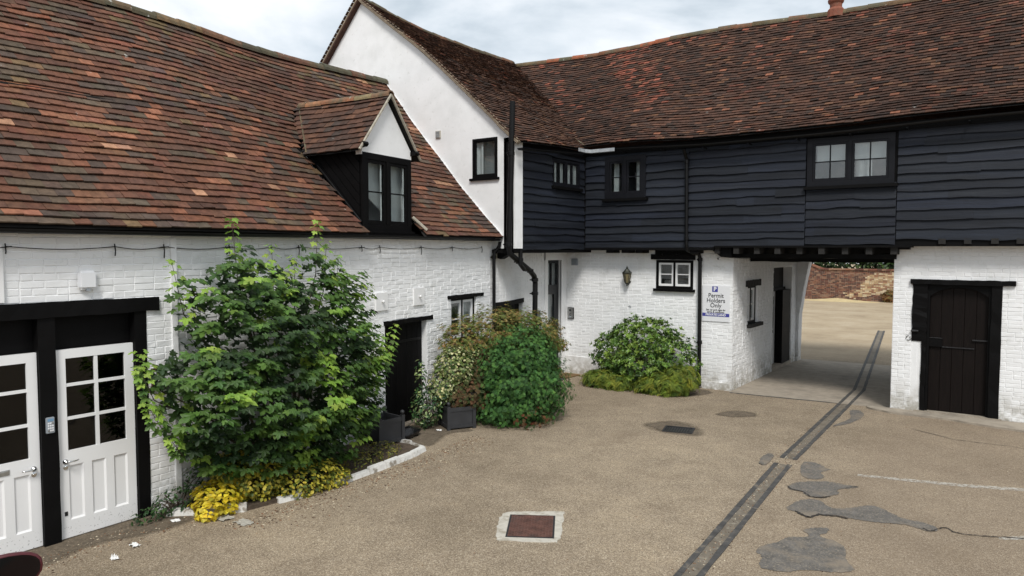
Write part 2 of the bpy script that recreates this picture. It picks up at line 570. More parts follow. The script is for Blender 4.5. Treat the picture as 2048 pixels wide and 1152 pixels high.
# ------------------------------------------------------------------ ground
def sheet(name, pts, z, thick, material, edge=0.0, seed=0, parent=None, sub=6):
    """flat irregular slab lying on the ground, outline pts (x, y)"""
    rng = random.Random(seed)
    out = []
    n = len(pts)
    for i in range(n):
        p0, p1, p2, p3 = (Vector((*pts[(i + k) % n], 0)) for k in (-1, 0, 1, 2))
        for k in range(sub):
            t = k / sub
            if edge:
                q = 0.5 * ((2 * p1) + (p2 - p0) * t + (2 * p0 - 5 * p1 + 4 * p2 - p3) * t * t + (3 * p1 - p0 - 3 * p2 + p3) * t ** 3)
                q = q + Vector((rng.uniform(-edge, edge), rng.uniform(-edge, edge), 0))
            else:
                q = p1.lerp(p2, t)
            out.append((q.x, q.y, z - thick))
    mb = MB()
    mb.prism(out, (0, 0, thick))
    return mb.build(name, material, parent)

def decal_mat(src, name, lo, hi, scale):
    """copy of a ground material whose rim breaks up into the surface below"""
    m = src.copy()
    m.name = name
    t = m.node_tree
    b = t.nodes['Principled BSDF']
    N, K = t.nodes.new, t.links.new
    a = N('ShaderNodeAttribute')
    a.attribute_name = 'Rim'
    tc = N('ShaderNodeTexCoord')
    n = N('ShaderNodeTexNoise')
    n.inputs['Scale'].default_value = scale
    n.inputs['Detail'].default_value = 8
    n.inputs['Roughness'].default_value = 0.7
    K(tc.outputs['Object'], n.inputs['Vector'])
    ad = N('ShaderNodeMath')
    ad.operation = 'ADD'
    K(a.outputs['Fac'], ad.inputs[0])
    K(n.outputs['Fac'], ad.inputs[1])
    r_ = N('ShaderNodeMapRange')
    r_.inputs[1].default_value = lo
    r_.inputs[2].default_value = hi
    K(ad.outputs[0], r_.inputs[0])
    K(r_.outputs[0], b.inputs['Alpha'])
    return m
M['patch_rim'] = decal_mat(M['patch'], 'tar_patch_rim', 0.62, 0.78, 9)
M['stain_rim'] = decal_mat(M['stain'], 'dark_gravel_rim', 0.72, 1.6, 4)

def soft_sheet(name, pts, z, material, rim, edge=0.01, seed=0, sub=6):
    rng = random.Random(seed)
    ring = []
    n = len(pts)
    for i in range(n):
        p0, p1, p2, p3 = (Vector((*pts[(i + k) % n], 0)) for k in (-1, 0, 1, 2))
        for k in range(sub):
            t = k / sub
            q = 0.5 * ((2 * p1) + (p2 - p0) * t + (2 * p0 - 5 * p1 + 4 * p2 - p3) * t * t + (3 * p1 - p0 - 3 * p2 + p3) * t ** 3)
            ring.append(q + Vector((rng.uniform(-edge, edge), rng.uniform(-edge, edge), z)))
    k = len(ring)
    area = sum(ring[i].x * ring[(i + 1) % k].y - ring[(i + 1) % k].x * ring[i].y for i in range(k))
    sg = 1 if area > 0 else -1
    inn = []
    for i in range(k):
        d = (ring[(i + 3) % k] - ring[i - 3]).normalized()
        inn.append(ring[i] + Vector((-d.y, d.x, 0)) * rim * sg)
    me = bpy.data.meshes.new(name)
    faces = [(i, (i + 1) % k, k + (i + 1) % k, k + i) for i in range(k)] + [tuple(range(k, 2 * k))]
    me.from_pydata([tuple(v) for v in ring + inn], [], faces)
    at = me.attributes.new('Rim', 'FLOAT', 'POINT')
    at.data.foreach_set('value', [0.0] * k + [1.0] * k)
    me.materials.append(material)
    return link(name, me)

mb = MB()
mb.add([Vector((-120, -60, 0)), Vector((120, -60, 0)), Vector((120, 160, 0)), Vector((-120, 160, 0))], [(0, 1, 2, 3)])
structure(mb.build('ground', M['ground']), 'tan bound gravel courtyard ground running through the carriage arch', 'ground')
structure(sheet('passage_floor', [(-5.2, 15.22), (-4.1, 15.3), (-2.12, 15.42), (-2.12, 21.2), (-5.2, 21.0)], 0.006, 0.03, M['concrete'], seed=3),
          'worn concrete floor of the carriage passage', 'floor')
structure(sheet('doorway_apron', [(-2.1, 15.0), (-1.2, 14.98), (-0.5, 14.80), (1.5, 14.5), (3.2, 14.4), (3.2, 15.37), (-2.1, 15.37)], 0.035, 0.08, M['concrete'], 0.012, seed=4),
          'rough concrete apron along the wall below the dark plank door', 'paving')

# channel: two tarred edges, filled between
CH = [(-2.38, 3.0), (-2.53, 6.4), (-2.80, 10.55)], [(-2.81, 10.85), (-2.97, 17.1), (-4.5, 30.0)]
def ch_path(c, off):
    out = []
    for a, b in zip(c, c[1:]):
        d = Vector((b[0] - a[0], b[1] - a[1], 0)).normalized()
        nrm = Vector((d.y, -d.x, 0))
        out.append((a, b, nrm))
    return out
drain = thing('drain_channel', 'long straight drainage channel with two dark edges crossing the yard into the passage', 'drain', (-2.8, 10.7, 0))
drain['kind'] = 'structure'
rng = random.Random(5)
for c in CH:
    for a, b, nrm in ch_path(c, 0):
        A, B = Vector((*a, 0)), Vector((*b, 0))
        Ln = (B - A).length
        nseg = max(1, round(Ln / 2.1))
        for k in range(nseg):
            p, q = A.lerp(B, k / nseg), A.lerp(B, (k + 0.992) / nseg)
            for sgn in (-1, 1):
                mb = MB()
                steps = 14
                for j in range(steps):
                    x0, x1 = p.lerp(q, j / steps), p.lerp(q, (j + 1) / steps)
                    def ww(x):
                        return 0.030 + 0.009 * nz3(x.y * 2.3, sgn * 7.0)
                    i0, i1 = x0 + nrm * sgn * 0.092, x1 + nrm * sgn * 0.092
                    w0, w1 = nrm * ww(x0), nrm * ww(x1)
                    mb.hexa([i0 - w0 - UP * 0.03, i1 - w1 - UP * 0.03, i1 + w1 - UP * 0.03, i0 + w0 - UP * 0.03,
                             i0 - w0 + UP * 0.011, i1 - w1 + UP * 0.011, i1 + w1 + UP * 0.011, i0 + w0 + UP * 0.011])
                mb.build('channel_edge', M['rail'], drain)
            mb = MB()
            s0, s1 = nrm * 0.07, nrm * 0.07
            mb.hexa([p - s0 - UP * 0.03, q - s1 - UP * 0.03, q + s1 - UP * 0.03, p + s0 - UP * 0.03,
                     p - s0 + UP * 0.003, q - s1 + UP * 0.003, q + s1 + UP * 0.003, p + s0 + UP * 0.003])
            mb.build('channel_infill', M['infill'], drain)

patches = [
    ([(-2.59, 10.72), (-2.5, 10.88), (-2.36, 10.83), (-2.25, 10.69), (-2.19, 10.64), (-2.26, 10.46), (-2.17, 10.23), (-2.27, 10.07), (-2.45, 10.15)], 'faint grey tarmac patch beside the break in the channel'),
    ([(-2.47, 9.54), (-2.44, 9.79), (-2.32, 9.92), (-2.15, 10.06), (-2.02, 10.09), (-1.88, 10.07), (-1.73, 10.09), (-1.79, 9.97), (-1.91, 9.83), (-1.88, 9.63), (-1.95, 9.5), (-2.07, 9.35), (-2.2, 9.36), (-2.29, 9.48), (-2.38, 9.45)], 'dark tarmac patch with a tail right of the channel'),
    ([(-2.27, 8.73), (-2.25, 9.04), (-2.15, 9.22), (-2.01, 9.25), (-1.89, 9.11), (-1.81, 9.09), (-1.68, 9.19), (-1.52, 9.4), (-1.39, 9.43), (-1.25, 9.31), (-1.08, 9.19), (-0.92, 9.19), (-0.75, 9.08), (-0.81, 8.92), (-1.05, 8.98), (-1.2, 8.93), (-1.35, 8.87), (-1.57, 8.83), (-1.71, 8.85), (-1.9, 8.75), (-1.98, 8.6), (-2.12, 8.68)], 'long grey tarmac patch in the brown ground'),
    ([(-2.2, 7.32), (-2.17, 7.49), (-2.07, 7.71), (-2.02, 7.87), (-1.86, 8.01), (-1.94, 8.17), (-1.86, 8.31), (-1.74, 8.37), (-1.7, 8.29), (-1.75, 8.09), (-1.6, 8.05), (-1.46, 7.9), (-1.39, 7.62), (-1.29, 7.39), (-1.43, 7.25), (-1.7, 7.12), (-1.81, 6.98), (-2.01, 6.94), (-2.09, 7.07), (-2.1, 7.2)], 'largest grey tarmac patch near the bottom edge'),
    ([(-2.72, 13.3), (-2.6, 14.1), (-2.72, 14.8), (-2.55, 14.9), (-2.42, 14.4), (-2.52, 13.7)], 'narrow grey tarmac patch beside the passage corner'),
    ([(-3.1, 10.4), (-3.14, 10.81), (-3.08, 10.95), (-3.01, 10.81), (-2.98, 10.44), (-3.01, 10.32)], 'small raised tarmac lump left of the channel'),
    ([(-4.75, 13.0), (-4.55, 13.55), (-4.1, 13.6), (-4.0, 13.2), (-4.4, 12.9)], 'faint worn tarmac patch in front of the passage'),
]
for i, (pts, lab) in enumerate(patches):
    if i == 5:
        o = sheet('tarmac_patch', pts, 0.016, 0.03, M['patch'], 0.012, seed=20 + i, sub=7)
    else:
        o = soft_sheet('tarmac_patch', pts, 0.005, M['patch_rim'] if i < 5 else M['stain_rim'], 0.022 if i < 5 else 0.12, 0.012, seed=20 + i, sub=7)
    structure(o, lab, 'patch')
cracks = [([(-2.49, 9.6), (-2.41, 9.48), (-2.26, 9.46), (-2.14, 9.33), (-2.03, 9.36), (-1.93, 9.5)], 0.017, 'dark broken edge under the tailed tarmac patch'),
          ([(-2.17, 8.72), (-2.05, 8.61), (-1.98, 8.59), (-1.9, 8.75), (-1.75, 8.81), (-1.58, 8.8)], 0.022, 'dark broken edge under the long tarmac patch'),
          ([(-0.88, 8.99), (-0.83, 8.93), (-0.77, 8.98), (-0.71, 9.13), (-0.66, 9.14), (-0.6, 9.05), (-0.49, 9.05), (-0.32, 9.11), (-0.1, 9.22), (0.6, 9.5)], 0.011, 'thin dark crack running to the right edge of the yard'),
          ([(-1.6, 13.9), (-0.9, 13.5), (-0.2, 13.55), (0.8, 13.2)], 0.008, 'fine crack across the brown ground near the plank door'),
          ([(-4.9, 18.6), (-4.2, 18.75), (-3.4, 18.7), (-2.3, 18.9)], 0.010, 'cross crack in the passage floor')]
crack_mat = mat('crack_dirt', (0.035, 0.03, 0.026), 0.95, 0.3, 20, 0)
for i, (pts, w, lab) in enumerate(cracks):
    rng = random.Random(300 + i)
    P_ = []
    for a, b in zip(pts, pts[1:]):
        for k in range(8):
            t = k / 8
            P_.append(Vector((a[0] + (b[0] - a[0]) * t + rng.uniform(-1, 1) * 0.012, a[1] + (b[1] - a[1]) * t + rng.uniform(-1, 1) * 0.012, 0.008)))
    mb = MB()
    vs = []
    for j, p in enumerate(P_):
        d = (P_[min(j + 1, len(P_) - 1)] - P_[max(j - 1, 0)]).normalized()
        ww = w * rng.uniform(0.35, 1.1) * (1 if 0 < j < len(P_) - 1 else 0.1)
        vs += [p + Vector((-d.y, d.x, 0)) * ww, p - Vector((-d.y, d.x, 0)) * ww]
    mb.add(vs, [(2 * j, 2 * j + 1, 2 * j + 3, 2 * j + 2) for j in range(len(P_) - 1)])
    structure(mb.build('crack', crack_mat, recalc=False), lab, 'crack')
for i, (pts, lab) in enumerate((([(-8.3, 2.0), (-7.75, 2.1), (-7.62, 2.9), (-7.75, 3.4), (-7.60, 3.9), (-7.62, 4.5), (-8.3, 4.5), (-8.35, 3.2)], 'dark dirt along the foot of the white doors'),
                                ([(-8.62, 8.3), (-8.2, 8.15), (-7.5, 8.25), (-7.62, 8.75), (-7.72, 9.1), (-7.55, 9.5), (-8.3, 9.6), (-8.75, 9.4)], 'dark dirt in front of the black boarded door'),
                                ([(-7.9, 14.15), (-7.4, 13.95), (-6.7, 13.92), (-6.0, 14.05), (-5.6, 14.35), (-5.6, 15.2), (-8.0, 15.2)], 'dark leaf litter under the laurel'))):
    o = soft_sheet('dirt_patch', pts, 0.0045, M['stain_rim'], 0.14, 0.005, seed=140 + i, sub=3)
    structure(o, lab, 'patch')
# sunken look round the small grate, put into a dark ground colour
o = soft_sheet('grate_patch', [(-5.55, 11.6), (-5.2, 12.15), (-4.7, 12.1), (-4.3, 11.7), (-4.25, 11.3), (-4.55, 11.1), (-5.0, 11.1), (-5.4, 11.3)], 0.004, M['stain_rim'], 0.26, 0.005, seed=41, sub=3)
structure(o, 'dark ground patch giving a sunken look around the small iron grate', 'patch')
g = thing('iron_grate', 'small black iron grate set in a dark ground patch', 'grate', (-4.75, 11.45, 0))
gf = Frame((-5.0, 11.35, 0), (1, 0.25, 0))
mb = MB()
mb.box(gf, 0, 0.5, -0.30, -0.26, -0.02, 0.016); mb.box(gf, 0, 0.5, 0.06, 0.10, -0.02, 0.016)
mb.box(gf, 0, 0.04, -0.26, 0.06, -0.02, 0.016); mb.box(gf, 0.46, 0.5, -0.26, 0.06, -0.02, 0.016)
mb.build('frame', M['dark_steel'], g)
for k in range(9):
    mb = MB()
    mb.box(gf, 0.06 + k * 0.043, 0.085 + k * 0.043, -0.26, 0.06, -0.02, 0.012)
    mb.build('bar', M['dark_steel'], g)
mb = MB(); mb.box(gf, 0.04, 0.46, -0.26, 0.06, -0.03, 0.0065); mb.build('sump', M['plastic_black'], g)

# rusty inspection cover in its concrete surround
mc = thing('inspection_cover', 'rusty red chequered inspection cover in a pale concrete surround', 'manhole cover', (-4.42, 6.53, 0))
o = sheet('concrete_surround', [(-4.885, 6.67), (-4.58, 6.95), (-4.38, 7.08), (-4.31, 7.03), (-4.08, 6.60), (-3.96, 6.34), (-4.03, 6.26), (-4.43, 6.02), (-4.53, 6.02), (-4.72, 6.3)],
          0.007, 0.04, mat('pale_concrete', (0.47, 0.44, 0.38), 0.9, 0.12, 9, 0.5, 60, 0.004, spots=[((0.27, 0.235, 0.18), 0.5, 0.62, 7, 0.7)]), 0.012, 51, mc, 7)
cf = Frame((-4.47, 6.10, 0), (0.43, 0.26, 0))
mb = MB(); mb.box(cf, 0, 0.52, -0.65, 0, -0.02, 0.011); mb.build('cover_frame', M['dark_steel'], mc)
mb = MB(); mb.box(cf, 0.02, 0.50, -0.63, -0.02, -0.02, 0.014); cv = mb.build('cover_plate', M['rust_plate'], mc)
mb = MB()
for i in range(14):
    for j in range(18):
        cu, cn = 0.04 + i * 0.0335, -0.045 - j * 0.033
        d = 0.011 if (i + j) % 2 else 0.005
        mb.box(cf, cu - d, cu + d, cn - (0.016 - d), cn + (0.016 - d), 0.0135, 0.0175)
t_ = mb.build('tread_studs', M['rust_plate'], cv); t_['kind'] = 'stuff'

# faded parking bay lines
def line_mat():
    m, t, b = new_mat('worn_line_paint')
    N, K = t.nodes.new, t.links.new
    tc = N('ShaderNodeTexCoord'); n = N('ShaderNodeTexNoise')
    n.inputs['Scale'].default_value = 16; n.inputs['Detail'].default_value = 8; n.inputs['Roughness'].default_value = 0.7
    K(tc.outputs['Object'], n.inputs['Vector'])
    r_ = N('ShaderNodeMapRange'); r_.inputs[1].default_value = 0.42; r_.inputs[2].default_value = 0.60
    r_.inputs[3].default_value = 0.72; r_.inputs[4].default_value = 0.04
    K(n.outputs['Fac'], r_.inputs[0]); K(r_.outputs[0], b.inputs['Alpha'])
    b.inputs['Base Color'].default_value = (0.55, 0.52, 0.46, 1); b.inputs['Roughness'].default_value = 0.9
    return m
LM = line_mat()
for pts, lab in (([(-1.83, 10.57), (-1.31, 10.68), (-0.57, 10.89), (0.01, 11.12), (2.5, 12.1), (2.45, 12.22), (-0.02, 11.25), (-0.6, 11.02), (-1.33, 10.80), (-1.84, 10.66)], 'faded white parking line running from the channel to the right edge'),
                 ([(-0.18, 9.10), (0.1, 9.30), (2.5, 10.5), (2.45, 10.6), (0.05, 9.40), (-0.20, 9.17)], 'short faded white line at the right edge of the yard')):
    mb = MB()
    mb.add([Vector((x, y, 0.0045)) for x, y in pts], [list(range(len(pts)))])
    structure(mb.build('parking_line', LM), lab, 'line')
# joint between yard and passage
mb = MB()
jp = [(-5.16, 15.17), (-4.6, 15.2), (-4.0, 15.26), (-3.4, 15.33), (-3.0, 15.36)]
for (a, b) in zip(jp, jp[1:]):
    mb.hexa([Vector((a[0], a[1] - 0.02, -0.02)), Vector((b[0], b[1] - 0.02, -0.02)), Vector((b[0], b[1] + 0.02, -0.02)), Vector((a[0], a[1] + 0.02, -0.02)),
             Vector((a[0], a[1] - 0.02, 0.009)), Vector((b[0], b[1] - 0.02, 0.009)), Vector((b[0], b[1] + 0.02, 0.009)), Vector((a[0], a[1] + 0.02, 0.009))])
structure(mb.build('paving_joint', M['rail']), 'thin dark joint across the mouth of the passage', 'joint')

# loose grit and leaves along the left wall and by the bed: fine scatter
mb = MB()
rng = random.Random(77)
def grit(x, y, s, c):
    a = rng.uniform(0, 6.28)
    dx, dy = Vector((math.cos(a) * s, math.sin(a) * s, 0)), Vector((-math.sin(a) * s * 0.6, math.cos(a) * s * 0.6, 0))
    o = Vector((x, y, 0.002))
    h = UP * s * 0.5
    mb.add([o - dx, o + dy, o + dx, o - dy, o + h], [(0, 1, 4), (1, 2, 4), (2, 3, 4), (3, 0, 4)], c)
gc = [lin(150, 130, 105), lin(95, 75, 58), lin(120, 85, 60), lin(190, 178, 155), lin(70, 55, 45)]
for k in range(1500):
    y = rng.uniform(2.2, 9.2)
    base = -8.05 if y < 4.5 else (-7.2 - 0.12 * max(0, y - 7.5))
    x = base + abs(rng.gauss(0, 0.28))
    grit(x, y, rng.uniform(0.006, 0.019), rng.choice(gc))
for k in range(500):
    grit(rng.gauss(-6.9, 0.7), 14.05 + rng.gauss(0, 0.1), rng.uniform(0.006, 0.018), rng.choice(gc))
for k in range(700):
    y = rng.uniform(6.4, 13)
    grit(-2.53 - (y - 6.4) * 0.062 + rng.gauss(0, 0.09), y, rng.uniform(0.006, 0.016), rng.choice(gc))
for k in range(700):
    grit(rng.uniform(-7.4, 0.5), rng.uniform(5, 15), rng.uniform(0.004, 0.012), rng.choice(gc))
o = mb.build('grit', mat('loose_grit', attr=True, rough=0.95, var=0.2, scale=30, bump=0), recalc=False)
tag(o, 'loose grit and dead leaves scattered over the courtyard', 'grit', kind='stuff')

# ------------------------------------------------------------------ wall frames
FA = Frame((-8.18, 0, 0), (0, 1, 0))
FB = Frame((-8.18, 4.6, 0), (-0.97, 7.5, 0))
LB = 7.562
FC = Frame((-9.15, 12.1, 0), (-0.25, 2.3, 0))
LC = 2.3135
FD = Frame((-9.4, 0, 0), (0, 1, 0))
FRL = Frame((0, 15.37, 0), (1, 0, 0))
FU = Frame((0, 15.07, 0), (1, 0, 0))
FG = Frame((0, 12.1, 0), (1, 0, 0))
FS = Frame((-8.7, 0, 0), (0, 1, 0))
FP = Frame((-5.2, 0, 0), (0, 1, 0))

def wall_boxes(mb, F, u0, u1, z0, z1, n0, n1, holes):
    us = sorted({u0, u1, *[h[0] for h in holes], *[h[1] for h in holes]})
    zs = sorted({z0, z1, *[h[2] for h in holes], *[h[3] for h in holes]})
    us = [u for u in us if u0 <= u <= u1]
    zs = [z for z in zs if z0 <= z <= z1]
    for a, b in zip(us, us[1:]):
        run = None
        for c, d in zip(zs, zs[1:]):
            um, zm = (a + b) / 2, (c + d) / 2
            solid = not any(h[0] < um < h[1] and h[2] < zm < h[3] for h in holes)
            if solid:
                run = (run[0], d) if run else (c, d)
            if (not solid or d == zs[-1]) and run:
                mb.box(F, a, b, n0, n1, run[0], run[1])
                run = None

def bricks(F, u0, u1, z0, z1, holes, seed, out, lumpy=0.006, wave=0.0):
    rng = random.Random(seed)
    ch, bl = 0.0745, 0.2265
    row = 0
    z = z0
    while z < z1 - 0.02:
        zt = min(z + ch, z1)
        u = u0 - (0.113 if row % 2 else 0) - rng.uniform(0, 0.02)
        while u < u1:
            ln = bl if rng.random() < 0.72 else 0.113
            a, b = max(u, u0), min(u + ln, u1)
            u += ln
            zc = (z + zt) / 2
            segs = [(a, b)]
            for h in holes:
                if h[2] - 0.01 < zc < h[3] + 0.01:
                    ns = []
                    for p, q in segs:
                        if q <= h[0] or p >= h[1]:
                            ns.append((p, q))
                        else:
                            if p < h[0] - 0.03: ns.append((p, h[0]))
                            if q > h[1] + 0.03: ns.append((h[1], q))
                    segs = ns
            for p, q in segs:
                if q - p < 0.03:
                    continue
                j = 0.003
                pr = 0.006 + lumpy * 0.7 * (nz3(p * 1.7, z * 2.1, seed) + 0.6 * rng.uniform(-1, 1))
                pr = max(0.003, pr)
                jt = [rng.uniform(-0.003, 0.003) for _ in range(4)]
                w = wave * math.sin(p * 1.9 + seed) + wave * 0.7 * math.sin(p * 4.3 + z * 1.2)
                za, zb = z + j * 0.4 + w, zt - j * 0.4 + w
                c = 0.0065
                vs = [F.p(p + j, -0.004, za), F.p(q - j, -0.004, za), F.p(q - j, -0.004, zb), F.p(p + j, -0.004, zb),
                      F.p(p + j + c, pr + jt[0], za + c), F.p(q - j - c, pr + jt[1], za + c), F.p(q - j - c, pr + jt[2], zb - c), F.p(p + j + c, pr + jt[3], zb - c)]
                out.append((vs, [(4, 7, 6, 5), (0, 4, 5, 1), (1, 5, 6, 2), (2, 6, 7, 3), (3, 7, 4, 0)], (1, 1, 1)))
        z += ch
        row += 1

def curtain(F, u0, u1, z0, z1, n, parent, amp=0.018, seed=0):
    mb = MB()
    k = max(6, int((u1 - u0) / 0.02))
    vs = []
    for i in range(k + 1):
        u = u0 + (u1 - u0) * i / k
        d = n + amp * math.sin(i * 0.9 + seed) + amp * 0.5 * math.sin(i * 0.37 + 2 * seed)
        vs += [F.p(u, d, z0), F.p(u, d, z1)]
    mb.add(vs, [(2 * i, 2 * i + 2, 2 * i + 3, 2 * i + 1) for i in range(k)])
    return mb.build('curtain', M['curtain'], parent, smooth=True, recalc=False)

def room(F, u0, u1, z0, z1, depth, n, parent):
    """dim room behind a window: floor, back, sides, ceiling"""
    mb = MB()
    a = 0.25
    p = [F.p(u0 - a, n, z0 - 0.3), F.p(u1 + a, n, z0 - 0.3), F.p(u1 + a, n - depth, z0 - 0.3), F.p(u0 - a, n - depth, z0 - 0.3),
         F.p(u0 - a, n, z1 + 0.1), F.p(u1 + a, n, z1 + 0.1), F.p(u1 + a, n - depth, z1 + 0.1), F.p(u0 - a, n - depth, z1 + 0.1)]
    mb.add(p, [(0, 1, 2, 3), (4, 5, 6, 7), (1, 2, 6, 5), (2, 3, 7, 6), (3, 0, 4, 7)])
    return mb.build('room', M['dark_room'], parent, recalc=False)

def casement(F, u0, u1, z0, z1, n, parent, fm, sm, nx=2, nz=2, fw=0.055, sw=0.04, bar=0.018, leaves=2, glass='glass', inner=None, depth=0.09):
    """window: outer frame > each sash with stiles, glazing bars, and a pane in every opening"""
    w = MB()
    w.box(F, u0, u0 + fw, n - depth, n, z0, z1); w.box(F, u1 - fw, u1, n - depth, n, z0, z1)
    w.box(F, u0 + fw, u1 - fw, n - depth, n, z1 - fw, z1); w.box(F, u0 + fw, u1 - fw, n - depth, n, z0, z0 + fw)
    win = w.build('window', fm, parent)
    iu0, iu1, iz0, iz1 = u0 + fw, u1 - fw, z0 + fw, z1 - fw
    mull = fw * 0.7 if leaves > 1 else 0
    lw = (iu1 - iu0 - mull * (leaves - 1)) / leaves
    for l in range(leaves):
        a = iu0 + l * (lw + mull)
        b = a + lw
        if l:
            m1 = MB(); m1.box(F, a - mull, a, n - depth, n + 0.004, iz0, iz1); m1.build('mullion', fm, win)
        m1 = MB()
        n0, n1 = n - 0.055, n - 0.012
        g = 0.003
        m1.box(F, a + g, a + sw, n0, n1, iz0 + g, iz1 - g); m1.box(F, b - sw, b - g, n0, n1, iz0 + g, iz1 - g)
        m1.box(F, a + sw, b - sw, n0, n1, iz0 + g, iz0 + sw * 1.15); m1.box(F, a + sw, b - sw, n0, n1, iz1 - sw, iz1 - g)
        ga, gb, gz0, gz1 = a + sw, b - sw, iz0 + sw * 1.15, iz1 - sw
        cw, chh = (gb - ga) / nx, (gz1 - gz0) / nz
        for i in range(1, nx):
            m1.box(F, ga + cw * i - bar / 2, ga + cw * i + bar / 2, n0 + 0.008, n1 - 0.004, gz0, gz1)
        for j in range(1, nz):
            m1.box(F, ga, gb, n0 + 0.009, n1 - 0.005, gz0 + chh * j - bar / 2, gz0 + chh * j + bar / 2)
        m1.build('sash', sm, win)
        for i in range(nx):
            for j in range(nz):
                m1 = MB()
                m1.box(F, ga + cw * i + 0.002, ga + cw * (i + 1) - 0.002, n0 + 0.018, n0 + 0.022, gz0 + chh * j + 0.002, gz0 + chh * (j + 1) - 0.002)
                m1.build('pane', M[glass], win)
    return win

def beam(F, u0, u1, n0, n1, z0, z1, seed=0, rough=0.006, seg=14, sag=0.0):
    """hand-hewn timber: a box with uneven faces"""
    mb = MB()
    rng = random.Random(seed)
    rings = []
    for i in range(seg + 1):
        u = u0 + (u1 - u0) * i / seg
        d = [rng.uniform(-rough, rough) for _ in range(6)]
        dz = -sag * math.sin(math.pi * i / seg)
        rings.append([F.p(u, n0, z0 + d[0] + dz), F.p(u, n1 + d[1], z0 + d[2] + dz), F.p(u, n1 + d[3], z1 + d[4] + dz), F.p(u, n0, z1 + d[5] + dz)])
    vs = [v for r_ in rings for v in r_]
    fs = [(0, 1, 2, 3), tuple(4 * seg + k for k in (3, 2, 1, 0))]
    for i in range(seg):
        for k in range(4):
            k2 = (k + 1) % 4
            fs.append((4 * i + k, 4 * i + 4 + k, 4 * i + 4 + k2, 4 * i + k2))
    mb.add(vs, fs)
    return mb

def vbeam(F, u0, u1, n0, n1, z0, z1, seed=0, rough=0.005, seg=12):
    mb = MB()
    rng = random.Random(seed)
    vs = []
    for i in range(seg + 1):
        z = z0 + (z1 - z0) * i / seg
        d = [rng.uniform(-rough, rough) for _ in range(4)]
        vs += [F.p(u0 + d[0], n0, z), F.p(u1 + d[1], n0, z), F.p(u1 + d[1], n1 + d[2], z), F.p(u0 + d[0], n1 + d[3], z)]
    fs = [(0, 1, 2, 3), tuple(4 * seg + k for k in (3, 2, 1, 0))]
    for i in range(seg):
        for k in range(4):
            k2 = (k + 1) % 4
            fs.append((4 * i + k, 4 * i + 4 + k, 4 * i + 4 + k2, 4 * i + k2))
    mb.add(vs, fs)
    return mb

# ------------------------------------------------------------------ roof tiling
def tiles(P, s0, s1, T, keep, colour, seed, out, w=0.165, gauge=0.1, lift=0.036, jit=1.0):
    """P(s, t) -> point on the roof plane, t metres up the slope"""
    rng = random.Random(seed)
    rows = int(T / gauge)
    for r_ in range(rows):
        t = r_ * gauge
        off = (w / 2 if r_ % 2 else 0) + rng.uniform(-0.012, 0.012)
        rowlift = rng.uniform(-0.003, 0.004)
        k = 0
        s = s0 - off
        while s < s1:
            sa, sb = max(s, s0), min(s + w, s1)
            s += w
            if sb - sa < 0.04:
                continue
            if not keep((sa + sb) / 2, t + gauge * 0.5):
                continue
            ja = rng.gauss(0, 0.0045) * jit
            jb = ja + rng.gauss(0, 0.0035) * jit
            if rng.random() < 0.02:
                ja -= rng.uniform(0.01, 0.03); jb -= rng.uniform(0.0, 0.03)
            lf = lift + rowlift + rng.gauss(0, 0.0032) * jit
            lf2 = lf + rng.gauss(0, 0.003) * jit
            top = min(t + gauge + 0.055, T)
            g = 0.0016
            pa, pb = P(sa + g, t + ja), P(sb - g, t + jb)
            qa, qb = P(sa + g, top), P(sb - g, top)
            e1, e2 = (pb - pa), (qa - pa)
            nn = e1.cross(e2).normalized()
            if nn.z < 0:
                nn = -nn
            th = 0.016
            cam_ = (pa + pb) * 0.5 + nn * (lf + th + 0.004)     # slight camber across the tile
            vs = [pa + nn * lf, pb + nn * lf2, qb + nn * 0.006, qa + nn * 0.006,
                  pa + nn * (lf + th), pb + nn * (lf2 + th), qb + nn * (0.006 + th * 0.6), qa + nn * (0.006 + th * 0.6)]
            c = colour((sa + sb) / 2, t, rng)
            out.append((vs, [(7, 6, 5, 4), (0, 4, 5, 1), (1, 5, 6, 2), (3, 7, 4, 0)], c))
            k += 1

def underlay(P, s0, s1, T, keep, parent, ns=60, ntt=24, off=-0.01):
    mb = MB()
    g = {}
    for i in range(ns + 1):
        for j in range(ntt + 1):
            g[i, j] = len(mb.v)
            mb.v.append(P(s0 + (s1 - s0) * i / ns, T * j / ntt) + UP * off)
    for i in range(ns):
        for j in range(ntt):
            if keep(s0 + (s1 - s0) * (i + 0.5) / ns, T * (j + 0.5) / ntt):
                mb.f.append([g[i, j], g[i + 1, j], g[i + 1, j + 1], g[i, j + 1]])
                mb.c.append((1, 1, 1))
    return mb.build('underlay', M['underlay'], parent, recalc=False)

